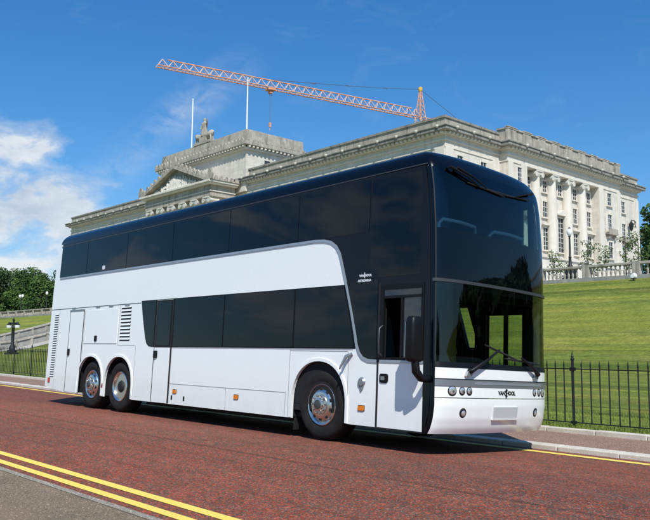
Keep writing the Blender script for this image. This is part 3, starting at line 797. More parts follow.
# ---- wheels
def wheel(x, y, out, dish, name='wheel'):
    """out = -1 near side, +1 far side; dish = 'front' or 'drive'"""
    root = empty(name, (x, y, .51)); root.parent = bus
    s = out
    ty = MB(); prof = [(.295, .02), (.30, .0), (.33, -.02), (.42, -.035), (.47, -.02), (.497, .02), (.508, .05), (.508, .26), (.497, .29), (.47, .31), (.33, .30), (.295, .28)]
    ty.lathe([(r, -s * h) for r, h in prof], (0, 0, 0), 'Y', 48, 0, True); ty.build('tyre', M['rubber'], root, smooth=40)
    if dish == 'front':
        pr = [(.298, .02), (.302, -.012), (.290, -.022), (.262, -.010), (.255, .03), (.235, -.005), (.200, -.035), (.165, -.045), (.152, -.045), (.150, -.06), (.095, -.065), (.090, -.085), (.06, -.095), (.001, -.097)]
        hole_r, hole_h, bolt_r, bolt_h = .208, -.031, .125, -.066
    else:
        pr = [(.298, .02), (.302, -.012), (.290, -.022), (.268, -.006), (.258, .05), (.247, .13), (.215, .155), (.16, .15), (.15, .13), (.125, .12), (.118, .03), (.10, .0), (.06, -.012), (.001, -.013)]
        hole_r, hole_h, bolt_r, bolt_h = .192, .152, .138, .12
    rm = MB(); rm.lathe([(r, -s * h) for r, h in pr], (0, 0, 0), 'Y', 40); hb_ = MB(); nut = rm
    for k in range(10):
        t = 2 * PI * k / 10
        c = Vector((hole_r * math.sin(t), 0, hole_r * math.cos(t)))
        hb_.lathe([(.026, -s * (hole_h + .012)), (.026, -s * (hole_h - .004)), (.001, -s * (hole_h - .0045))], c, 'Y', 12)
        t += PI / 10; c = Vector((bolt_r * math.sin(t), 0, bolt_r * math.cos(t)))
        nut.lathe([(.016, -s * bolt_h), (.016, -s * (bolt_h - .022)), (.010, -s * (bolt_h - .03))], c, 'Y', 6)
    rm.build('rim', M['alloy'], root, smooth=35); hb_.build('hand_hole_shadow_pattern', M['seal'], root)
    cap = MB().lathe([(.07, -s * (pr[-2][1] + .015)), (.066, -s * (pr[-1][1] - .008)), (.05, -s * (pr[-1][1] - .014)), (.001, -s * (pr[-1][1] - .015))], (0, 0, 0), 'Y', 20)
    if dish == 'drive': cap = MB().lathe([(.122, -s * .118), (.122, -s * .02), (.105, s * .006), (.06, s * .02), (.001, s * .021)], (0, 0, 0), 'Y', 24)
    cap.build('hub_cap', M['dash'] if dish == 'front' else M['seal'], root, smooth=40)
    return root
for x, d in ((-2.29, 'front'), (-8.387, 'drive'), (-9.63, 'front')):
    wheel(x, .075, -1, d); wheel(x, W - .075, 1, d)
for y in (.10, W - .45): MB().add([(-2.88, y, .62), (-2.88, y + .35, .62), (-2.93, y + .35, .10), (-2.93, y, .10), (-2.90, y, .62), (-2.90, y + .35, .62), (-2.95, y + .35, .10), (-2.95, y, .10)], [(0, 1, 2, 3), (4, 7, 6, 5), (0, 3, 7, 4), (1, 5, 6, 2), (3, 2, 6, 7), (0, 4, 5, 1)]).build('mudflap', M['seal'], bus)

# ---------------------------------------------------------------- iron railing
def railing():
    root = empty('iron_railing', (0, 4.8, 0)); tag(root, 'black spear-topped iron railing standing along the footpath in front of the lawn', 'railing')
    sp = 1.836; xs = [-1.0 + sp * k for k in range(-34, 12)]
    post0 = pan0 = None
    for x in xs:
        z = rise(x) + lawn(4.8)
        if post0 is None:
            b = MB(); b.tube([(0, 0, -.15), (0, 0, 1.18)], .025, 8)
            b.lathe([(.021, 1.17), (.034, 1.18), (.034, 1.20), (.020, 1.215), (.026, 1.235), (.017, 1.26), (.001, 1.34)], (0, 0, 0), 'Z', 10)
            b.box(-.045, .045, -.028, .028, .99, 1.05); b.box(-.045, .045, -.028, .028, .085, .135)
            post0 = b.build('post', M['iron'], root); p = post0
            b = MB(); b.box(.0, sp, -.016, .016, 1.012, 1.03); b.box(.0, sp, -.016, .016, .10, .118)
            for i in range(1, 11):
                xx = sp * i / 11; b.tube([(xx, 0, .10), (xx, 0, 1.07)], .0115, 6)
                b.lathe([(.0115, 1.06), (.018, 1.085), (.014, 1.10), (.001, 1.18)], (xx, 0, 0), 'Z', 6)
            pan0 = b.build('railing_panel', M['iron'], root); q = pan0
        else:
            p = post0.copy(); q = pan0.copy(); COL.objects.link(p); COL.objects.link(q); p.parent = root; q.parent = root
        p.location = (x, 0, z); q.location = (x, 0, z)
        dz = rise(x + sp) - rise(x); q.rotation_euler = (0, -math.atan2(dz, sp), 0)
railing()

# ---------------------------------------------------------------- stone balustrade on the terrace edge
def balustrade():
    root = empty('stone_balustrade', (0, 50, 6.9)); tag(root, 'long grey stone balustrade along the top edge of the lawn', 'balustrade')
    x0, x1 = -215.0, 25.0
    MB().box(x0, x1, -.35, .35, -.5, .28).build('plinth', M['granite'], root)
    MB().box(x0, x1, -.22, .22, 1.10, 1.30).build('coping', M['stonedark'], root, bevel=.03)
    sp = 4.2; k = 0; x = x1; ped = None
    while x > x0:
        if ped is None: ped = MB().box(-.30, .30, -.27, .27, .28, 1.34).build('pedestal', M['stonedark'], root, bevel=.02); p = ped
        else: p = ped.copy(); COL.objects.link(p); p.parent = root
        p.location = (x, 0, 0); x -= sp; k += 1
        if k > 56: break
    prof = [(.10, .28), (.10, .33), (.06, .36), (.095, .52), (.10, .60), (.055, .84), (.05, .95), (.085, 1.0), (.10, 1.05), (.10, 1.10)]
    near = []; rest = MB(); x = x1 - .6
    while x > x0:
        t = (x1 - x) % sp
        if .55 < t < sp - .55:
            if -44 < x < -15 and len(near) < 78: near.append(x)
            else: rest.lathe(prof, (x, 0, 0), 'Z', 5)
        x -= .37
    b0 = None
    for x in near:
        if b0 is None: b0 = MB().lathe(prof, (0, 0, 0), 'Z', 8).build('baluster', M['stonedark'], root, smooth=50); b = b0
        else: b = b0.copy(); COL.objects.link(b); b.parent = root
        b.location = (x, 0, 0)
    tag(rest.build('baluster', M['stonedark'], root), kind='stuff')
balustrade()

# ---------------------------------------------------------------- the building
BX0, BX1, BY0, BY1 = -155.7, -51.1, 64.1, 114.1
GZ = 7.2
bld = empty('parliament_building', ((BX0 + BX1) / 2, (BY0 + BY1) / 2, GZ))
bld_off = Vector(bld.location)
tag(bld, 'large pale classical stone building with pediment and columned end wing behind the coach', 'building')
def part(b, name, m, parent=None, **kw):
    b.v = [(x - bld_off.x, y - bld_off.y, z - bld_off.z) for x, y, z in b.v] if parent is None else [(x - bld_off.x, y - bld_off.y, z - bld_off.z) for x, y, z in b.v]
    return b.build(name, m, parent or bld, **kw)
ZA, ZF, ZC, ZK, ZP = 25.7, 26.5, 27.55, 28.15, 29.6      # architrave, frieze, cornice, blocking, parapet top
# main block; the end wing's centre is recessed behind its columns
CY0, CY1 = 75.4, 105.6                                    # projecting centre of the end facade
RY0, RY1 = 79.7, 98.9                                     # the recess
XE = -49.9
w = MB(); w.box(BX0, BX1, BY0, BY1, GZ - 1, ZC); part(w, 'wall', M['stone'])
part(MB().box(BX1, XE, CY0, RY0, GZ - 1, ZA), 'pavilion_wall', M['stone']); part(MB().box(BX1, XE, RY1, CY1, GZ - 1, ZA), 'pavilion_wall', M['stone'])
w = MB(); w.box(BX1, XE, CY0, CY1, ZA + .003, ZC); part(w, 'entablature', M['stoneclean'])
w = MB(); w.box(BX1, XE + .25, RY0 + .003, RY1 - .003, GZ - 1, 14.0); w.box(BX1, XE + .45, RY0 - .4, RY1 + .4, 13.75, 14.05); part(w, 'podium', M['stone'])
# terrace steps and ledge at the foot of the end wing
w = MB(); w.box(XE + .46, XE + 2.6, CY0 - 2, CY1 + 2, GZ - 1, 10.2); w.box(XE + .46, XE + 1.5, CY0 - 1, CY1 + 1, 10.2, 12.2); w.box(XE + .46, XE + .9, CY0, CY1, 12.2, 12.9); part(w, 'base_steps', M['stoneclean'])
# bands around: architrave lip, cornice, blocking course, parapet
def around(z0, z1, o, name, m, centre=True, **kw):
    b = MB()
    b.box(BX0 - o, BX1 + o, BY0 - o, BY0 + .5, z0, z1); b.box(BX0 - o, BX1 + o, BY1 - .5, BY1 + o, z0, z1)
    b.box(BX0 - o, BX0 + .5, BY0 + .502, BY1 - .502, z0, z1)
    b.box(BX1 - .5, BX1 + o, BY0 + .502, CY0 - o - .003, z0, z1); b.box(BX1 - .5, BX1 + o, CY1 + o + .003, BY1 - .502, z0, z1)
    if centre: b.box(BX1 - .5, XE + o, CY0 - o, CY1 + o, z0, z1)
    return part(b, name, m, **kw)
around(ZA - .02, ZA + .16, .10, 'architrave_lip', M['stoneclean']); around(ZF, ZF + .22, .16, 'architrave', M['stoneclean'])
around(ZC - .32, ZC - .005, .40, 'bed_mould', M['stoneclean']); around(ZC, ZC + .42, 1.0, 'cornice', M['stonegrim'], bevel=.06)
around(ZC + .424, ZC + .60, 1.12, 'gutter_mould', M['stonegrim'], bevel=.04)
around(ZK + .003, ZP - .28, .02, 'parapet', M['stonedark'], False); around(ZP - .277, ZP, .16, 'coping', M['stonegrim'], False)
# centre of the end wing stands higher, with shallow piers along its parapet
b = MB(); b.box(BX1 - .4, XE + .06, CY0 + .06, CY1 - .06, ZK + .003, ZP + .42); b.box(BX1 - .45, XE + .22, CY0 - .1, CY1 + .1, ZP + .424, ZP + .62); part(b, 'raised_parapet', M['stonedark'])
for k in range(9):
    y = CY0 + .9 + (CY1 - CY0 - 1.8) * k / 8
    part(MB().box(XE - .2, XE + .17, y - .95, y + .95, ZK + .01, ZP + .623).box(XE - .25, XE + .27, y - 1.05, y + 1.05, ZP + .626, ZP + .74), 'parapet_pier', M['stonedark'])
# dentils and lion-mask bosses along the cornices
b = MB()
x = BX0
while x < BX1: b.box(x, x + .34, BY0 - .75, BY0 - .41, ZC - .26, ZC - .02); x += .72
y = BY0
while y < BY1:
    xx = XE if CY0 < y < CY1 else BX1
    b.box(xx + .41, xx + .75, y, y + .34, ZC - .26, ZC - .02); y += .72
tag(part(b, 'dentils', M['stoneclean']), kind='stuff')
x = BX1 - .3
while x > BX0:
    if not (-116 < x < -91): part(MB().lathe([(.001, -.20), (.16, -.16), (.24, 0), (.20, .14), (.001, .18)], (x, BY0 - 1.14, ZC + .50), 'Z', 8), 'lion_mask', M['capital'], smooth=60)
    x -= 3.3
y = BY0 + 1
while y < BY1:
    xx = XE if CY0 < y < CY1 else BX1
    part(MB().lathe([(.001, -.20), (.16, -.16), (.24, 0), (.20, .14), (.001, .18)], (xx + 1.14, y, ZC + .50), 'Z', 8), 'lion_mask', M['capital'], smooth=60); y += 3.3
# corner and flanking pilasters, string course, plinth
for y0, y1 in ((BY0, BY0 + 1.5), (CY0 - 1.7, CY0 - .25), (CY1 + .25, CY1 + 1.7), (BY1 - 1.5, BY1)): part(MB().box(BX1, BX1 + .14, y0, y1, GZ, ZA - .03), 'pilaster', M['stoneclean'])
for y0, y1 in ((CY0, CY0 + 1.1), (RY0 - 1.3, RY0 - .0), (RY1 + .0, RY1 + 1.3), (CY1 - 1.1, CY1)): part(MB().box(XE, XE + .14, y0 + .002, y1 - .002, GZ, ZA - .03), 'pilaster', M['stoneclean'])
part(MB().box(BX1 - 1.5, BX1 - .02, BY0 - .14, BY0, GZ, ZA - .03), 'pilaster', M['stoneclean'])
b = MB(); b.box(BX1, BX1 + .2, BY0, CY0 - .003, 13.7, 14.05); b.box(BX1, BX1 + .2, CY1 + .003, BY1, 13.7, 14.05); b.box(BX0, BX1 + .2, BY0 - .2, BY0 - .003, 13.7, 14.05)
b.box(XE, XE + .2, CY0 - .1, RY0 - .403, 13.7, 14.05); b.box(XE, XE + .2, RY1 + .403, CY1 + .1, 13.7, 14.05)
part(b, 'string_course', M['stoneclean'])
b = MB(); b.box(BX0 + 3, BX1 - 3, BY0 + 3, BY1 - 3, ZC, ZK + .3); part(b, 'roof', M['lead'])

# columns of the end wing
def column(cx, cy, z0, z1, r, half=False):
    cap_h = .95
    b = MB(); b.lathe([(r, z0 + .45), (r, z0 + 3), (r * .97, (z0 + z1) / 2), (r * .86, z1 - cap_h)], (cx, cy, 0), 'Z', 20)
    o = part(b, 'column', M['stoneclean'], smooth=40)
    b = MB(); b.box(cx - r * 1.25, cx + r * 1.25, cy - r * 1.25, cy + r * 1.25, z0, z0 + .2); b.lathe([(r * 1.2, z0 + .2), (r * 1.22, z0 + .3), (r * 1.05, z0 + .36), (r * 1.1, z0 + .45)], (cx, cy, 0), 'Z', 20)
    part(b, 'base', M['stoneclean'], o)
    return o
def capital(cx, cy, z1, r, o, axis):
    b = MB(); b.lathe([(r * .86, z1 - .95), (r * 1.0, z1 - .75), (r * 1.08, z1 - .55)], (cx, cy, 0), 'Z', 16)
    b.box(cx - r * 1.15, cx + r * 1.15, cy - r * 1.15, cy + r * 1.15, z1 - .2, z1)
    for sgn in (-1, 1):
        if axis == 'X': b.lathe([(.001, -r * 1.1), (r * .50, -r * 1.1), (r * .40, 0), (r * .50, r * 1.1), (.001, r * 1.1)], (cx, cy + sgn * r * .98, z1 - .55), 'X', 14)
        else: b.lathe([(.001, -r * 1.1), (r * .50, -r * 1.1), (r * .40, 0), (r * .50, r * 1.1), (.001, r * 1.1)], (cx + sgn * r * .98, cy, z1 - .55), 'Y', 14)
    if axis == 'X': b.box(cx - r, cx + r, cy - r, cy + r, z1 - .6, z1 - .2)
    else: b.box(cx - r, cx + r, cy - r, cy + r, z1 - .6, z1 - .2)
    part(b, 'capital', M['capital'], o, smooth=35)
for y in (82.95, 87.05, 91.15, 95.2):
    o = column(-50.7, y, 14.05, ZA - .01, .77); capital(-50.7, y, ZA - .012, .76, o, 'X')
for y in (80.0, 100.1): pass

# windows: frame standing proud, pane set behind its glazing bars
def window(face, u, z0, z1, wd, hood=None, balc=False, at=None, bars=(1, 3)):
    """face 'E' = end wing (normal +X) at X=at, 'S' = long front (normal -Y) at Y=at"""
    T = (lambda a, z, d: (at + d, u + a, z)) if face == 'E' else (lambda a, z, d: (u + a, at - d, z))
    h = wd / 2
    def bx(b, a0, a1, zz0, zz1, d0, d1):
        p, q = T(a0, zz0, d0), T(a1, zz1, d1)
        b.box(min(p[0], q[0]), max(p[0], q[0]), min(p[1], q[1]), max(p[1], q[1]), zz0, zz1)
    f = MB()
    bx(f, -h - .22, -h, z0, z1 + .22, 0, .16); bx(f, h, h + .22, z0, z1 + .22, 0, .16); bx(f, -h, h, z1, z1 + .22, 0, .16); bx(f, -h - .3, h + .3, z0 - .18, z0, 0, .26)
    if hood == 'flat': bx(f, -h - .6, h + .6, z1 + .32, z1 + .55, 0, .55); bx(f, -h - .4, h + .4, z1 + .222, z1 + .318, 0, .3)
    if hood == 'pediment':
        bx(f, -h - .6, h + .6, z1 + .32, z1 + .5, 0, .6)
        f.add([T(-h - .6, z1 + .5, 0), T(h + .6, z1 + .5, 0), T(0, z1 + 1.15, 0), T(-h - .6, z1 + .5, .6), T(h + .6, z1 + .5, .6), T(0, z1 + 1.15, .6)], [(0, 2, 1), (3, 4, 5), (0, 1, 4, 3), (1, 2, 5, 4), (2, 0, 3, 5)])
    o = part(f, 'window', M['stoneclean'])
    b = MB(); bx(b, -h, h, z0, z1, 0, .03); part(b, 'pane', M['pane'], o)
    b = MB(); bx(b, -h, -h + .07, z0, z1, .03, .07); bx(b, h - .07, h, z0, z1, .03, .07)
    for i in range(bars[0]): a = -h + wd * (i + 1) / (bars[0] + 1); bx(b, a - .035, a + .035, z0, z1, .031, .072)
    for i in range(bars[1]): z = z0 + (z1 - z0) * (i + 1) / (bars[1] + 1); bx(b, -h + .071, h - .071, z - .035, z + .035, .032, .066)
    part(b, 'sash_bars', M['sash'], o)
    if balc:
        b = MB(); bx(b, -h - .7, h + .7, z0 - .62, z0 - .36, .0, .75); bx(b, -h - .65, h + .65, z0 - .355, z0 + .25, .58, .70)
        for s in (-1, 1): bx(b, s * (h + .35) - .16, s * (h + .35) + .16, z0 - 1.15, z0 - .623, 0, .5)
        part(b, 'balcony', M['stonedark'], o)
for y in (78.1, 102.0):
    window('E', y, 23.3, 25.2, 1.25, None, False, XE, (1, 2)); window('E', y, 19.4, 21.9, 1.25, None, True, XE); window('E', y, 15.2, 17.7, 1.25, None, False, XE)
for y in (66.9, 71.7, 108.8):
    window('E', y, 23.2, 25.0, 1.2, None, False, BX1, (1, 2)); window('E', y, 19.0, 21.4, 1.2, None, True, BX1); window('E', y, 15.2, 17.5, 1.2, None, False, BX1)
for y in (81.8, 85.85, 93.9, 97.85):
    window('E', y, 19.7, 21.9, 1.15, None, False, BX1, (1, 2)); window('E', y, 15.1, 18.2, 1.25, 'flat', False, BX1, (1, 4)); window('E', y, 23.2, 24.8, 1.1, None, False, BX1, (1, 2))
window('E', 89.85, 15.1, 20.0, 1.5, 'pediment', False, BX1, (1, 6)); window('E', 89.85, 23.2, 24.8, 1.1, None, False, BX1, (1, 2))
for k in range(8):
    for sx in (-1, 1):
        x = -103.4 + sx * (16.0 + 4.9 * k)
        if BX0 + 1.5 < x < BX1 - 1.5:
            window('S', x, 19.2, 21.6, 1.3, None, False, BY0, (1, 3)); window('S', x, 15.0, 17.8, 1.4, 'flat', False, BY0, (1, 3))

# portico
PX, PY = -102.5, 58.0
b = MB(); b.box(PX - 10.0, PX + 10.0, PY + .2, BY0 - 1.2, 24.75, 26.55); part(b, 'portico_entablature', M['stonedark'])
b = MB(); b.box(PX - 10.6, PX + 10.6, PY - .4, BY0 - 1.13, 26.55, 26.80); b.box(PX - 10.85, PX + 10.85, PY - .65, BY0 - 1.13, 26.803, 27.15); part(b, 'portico_cornice', M['stoneclean'], bevel=.05)
b = MB(); b.box(PX - 10.15, PX + 10.15, PY + .1, BY0 - 1.2, 25.5, 25.64); part(b, 'portico_band', M['stoneclean'])
ped = MB()
ZB, ZT, HW = 27.153, 31.0, 10.4
ped.plate([[(PX - HW + .8, ZB), (PX + HW - .8, ZB), (PX, ZT - .45)]], PY + .35, BY0 + 3, lambda a, z, d: (a, d, z))
po = part(ped, 'pediment', M['stonegrim'])
rk = MB()
for s in (-1, 1):
    rk.plate([[(PX + s * (HW + .6), ZB + .0), (PX, ZT + .12), (PX, ZT - .42), (PX + s * (HW - .9), ZB)]], PY - .6, BY0 + 3, lambda a, z, d: (a, d, z))
part(rk, 'raking_cornice', M['stonedark'], po)
random.seed(3)
for i in range(46):
    x = random.uniform(-1, 1) * 7.4; hmax = (ZT - .75 - ZB) * (1 - abs(x) / 8.6); 
    if hmax < .5: continue
    z0 = ZB; hh = hmax * random.uniform(.55, .95); r_ = .16 + .05 * hmax
    rel = MB(); rel.lathe([(.001, 0), (r_ * 1.4, .02), (r_, hh * .35), (r_ * 1.25, hh * .62), (r_ * .55, hh * .78), (r_ * .65, hh * .88), (.001, hh)], (PX + x, PY + .25, z0), 'Z', 8)
    if random.random() < .6: rel.tube([(PX + x, PY + .15, z0 + hh * .65), (PX + x + random.uniform(-.8, .8), PY + .05, z0 + hh * random.uniform(.3, .9))], .10, 6)
    part(rel, 'relief_figure', M['capital'], po, smooth=60)
def antefix(par, x, y, z, s=1.): part(afx(x, y, z, s), 'antefix', M['stonedark'], par)
def afx(x, y, z, s): return MB().add([(x - .28 * s, y, z), (x + .28 * s, y, z), (x + .34 * s, y, z + .35 * s), (x + .12 * s, y, z + .75 * s), (x - .12 * s, y, z + .75 * s), (x - .34 * s, y, z + .35 * s)] + [(x - .28 * s, y + .25, z), (x + .28 * s, y + .25, z), (x + .34 * s, y + .25, z + .35 * s), (x + .12 * s, y + .25, z + .75 * s), (x - .12 * s, y + .25, z + .75 * s), (x - .34 * s, y + .25, z + .35 * s)],
        [(0, 1, 2, 3, 4, 5), (11, 10, 9, 8, 7, 6), (0, 6, 7, 1), (1, 7, 8, 2), (2, 8, 9, 3), (3, 9, 10, 4), (4, 10, 11, 5), (5, 11, 6, 0)])
def antefix_x(b, x, y, z, s=1.): 
    c = afx(0, 0, 0, s); part(MB().add([(x + q[1], y + q[0], z + q[2]) for q in c.v], c.f), 'antefix', M['stonedark'], b)
for k in range(1, 9):
    for s in (-1, 1):
        f = k / 9; antefix(po, PX + s * (HW + .4) * f, PY - .5, ZT + .12 + (ZB - ZT - .12) * f - .02, 1.)
for y in range(5): antefix_x(po, PX + 10.7, PY + .6 + y * 1.0, 27.15, .95); antefix_x(po, PX - 10.7, PY + .6 + y * 1.0, 27.15, .95)
antefix(po, PX, PY - .5, ZT + .05, 2.0); antefix(po, PX - HW - .3, PY - .5, ZB + .05, 2.2); antefix(po, PX + HW + .3, PY - .5, ZB + .05, 2.2)
for k in range(6):
    x = PX + (k - 2.5) * 3.5
    o = column(x, PY + 1.1, 10.2, 24.75, .78); capital(x, PY + 1.1, 24.745, .80, o, 'Y')
b = MB(); b.box(PX - 10.5, PX + 10.5, PY - .4, BY0, GZ - .5, 10.2)
for i in range(6): b.box(PX - 10.5, PX + 10.5, PY - .4 - .4 * (i + 1), PY - .4 - .4 * i - .002, GZ - .5, 10.2 - .5 * (i + 1))
part(b, 'portico_base', M['stone'])

# attic block above the centre
AX0, AX1, AY0, AY1 = -117.0, -90.1, 63.0, 75.6
b = MB(); b.box(AX0 + .5, AX1 - .5, AY0 + .5, AY1 - .5, 26, 32.7); part(b, 'attic_wall', M['stone'])
b = MB(); b.box(AX0 + .1, AX1 - .1, AY0 + .1, AY1 - .1, 32.7, 33.0); part(b, 'attic_bed_mould', M['stoneclean'])
b = MB(); b.box(AX0 - .45, AX1 + .45, AY0 - .45, AY1 + .45, 33.3, 33.85); part(b, 'attic_cornice', M['stonedark'], bevel=.05)
b = MB()
x = AX0
while x < AX1: b.box(x, x + .36, AY0 - .35, AY0 + .1, 32.98, 33.297); x += .8
y = AY0 + .4
while y < AY1: b.box(AX1 - .1, AX1 + .35, y, y + .36, 32.98, 33.297); y += .8
tag(part(b, 'attic_dentils', M['stoneclean']), kind='stuff')
b = MB(); b.add([(AX0 + .25, AY0 + .25, 33.85), (AX1 - .25, AY0 + .25, 33.85), (AX1 - .25, AY1 - .25, 33.85), (AX0 + .25, AY1 - .25, 33.85), (AX0 + .8, AY0 + .45, 36.0), (AX1 - .35, AY0 + .45, 36.0), (AX1 - .35, AY1 - .35, 36.0), (AX0 + .8, AY1 - .35, 36.0)],
        [(0, 1, 5, 4), (1, 2, 6, 5), (2, 3, 7, 6), (3, 0, 4, 7), (4, 5, 6, 7)]); atp = part(b, 'attic_parapet', M['stonedark'])
b = atp; x = AX0 - .2
while x < AX1 + .3: antefix(b, x, AY0 - .4, 33.85, .85); x += .95
y = AY0 + .6
while y < AY1 + .3: antefix_x(b, AX1 + .15, y, 33.85, .8); y += .95
b = MB(); b.box(AX1 - .5, AX1 - .46, 67.2, 68.3, 30.6, 31.5); b.box(AX1 - .5, AX1 - .46, 69.0, 70.0, 30.6, 31.5); part(b, 'attic_window', M['pane'])
b = MB(); b.box(AX0 - 1.2, AX0 + .5, 66, 74, 27, 32.2); part(b, 'attic_shoulder', M['stonedark'])

# sculpture group on the attic
def sculpture():
    root = empty('sculpture_group', (-103.3, 63.9, 36.0)); tag(root, 'weathered stone sculpture of a robed figure between crouching lions on the attic block', 'sculpture')
    MB().box(-2.6, 2.6, -.55, .7, 0, .45).build('pedestal', M['stonedark'], root)
    b = MB(); b.box(-.8, .8, -.5, .6, .45, 1.5)
    b.lathe([(.62, 1.4), (.66, 1.8), (.52, 2.5), (.42, 3.0), (.55, 3.45), (.52, 3.75), (.22, 3.98), (.17, 4.1), (.26, 4.3), (.25, 4.5), (.001, 4.68)], (0, 0, 0), 'Z', 14)
    b.tube([(-.45, 0, 3.7), (-.75, -.15, 3.2), (-.7, -.35, 2.7)], [.17, .15, .11], 8); b.tube([(.45, 0, 3.7), (.85, -.1, 3.5), (1.0, -.2, 4.3)], [.17, .15, .10], 8)
    b.build('figure', M['stonedark'], root, smooth=60)
    for s in (-1, 1):
        c = MB(); c.tube([(s * .7, 0, 1.15), (s * 1.3, 0, 1.35), (s * 1.8, 0, 1.45), (s * 2.15, 0, 1.75), (s * 2.45, -.05, 1.95)], [.42, .52, .55, .50, .30], 10)
        c.tube([(s * 2.1, -.2, 1.4), (s * 2.25, -.2, .9), (s * 2.35, -.25, .45)], [.2, .15, .17], 8); c.tube([(s * 2.0, .25, 1.4), (s * 2.15, .25, .9), (s * 2.3, .25, .45)], [.2, .15, .17], 8)
        c.tube([(s * .9, -.25, 1.1), (s * .95, -.28, .45)], [.26, .18], 8)
        c.build('lion', M['stonedark'], root, smooth=60)
sculpture()
# flagpoles
def pole(x, y, z0, z1, label):
    o = MB().lathe([(.24, 0), (.24, .3), (.14, .34), (.125, (z1 - z0) * .5), (.10, z1 - z0 - .2), (.15, z1 - z0 - .15), (.15, z1 - z0), (.001, z1 - z0 + .1)], (0, 0, 0), 'Z', 12).build('flagpole', M['flagpole'], None, smooth=40)
    o.location = (x, y, z0); tag(o, label, 'flagpole', 'flagpoles on the attic block')
pole(-107.3, 63.9, 35.5, 45.0, 'white flagpole left of the stone sculpture on the attic block')
pole(-90.9, 63.75, 35.5, 44.6, 'white flagpole at the right corner of the attic block, in front of the crane jib')
# wall lantern near the end of the wing
wl = empty('wall_lantern', (BX1 + .14, 112.9, 22.2)); tag(wl, 'black wrought-iron lantern hanging from a bracket on the far right corner of the building', 'lantern')
b = MB(); b.tube([(0, 0, 0), (.3, -1.2, .05), (.45, -2.6, 0)], .07, 6); b.tube([(0, 0, -.9), (.3, -1.0, -.05)], .05, 6); b.build('bracket', M['iron'], wl)
b = MB().lathe([(.05, 0), (.08, -.2), (.32, -.55), (.42, -.62), (.30, -1.5), (.12, -1.75), (.001, -1.9)], (.45, -2.55, 0), 'Z', 6); b.build('lantern_body', M['iron'], wl)

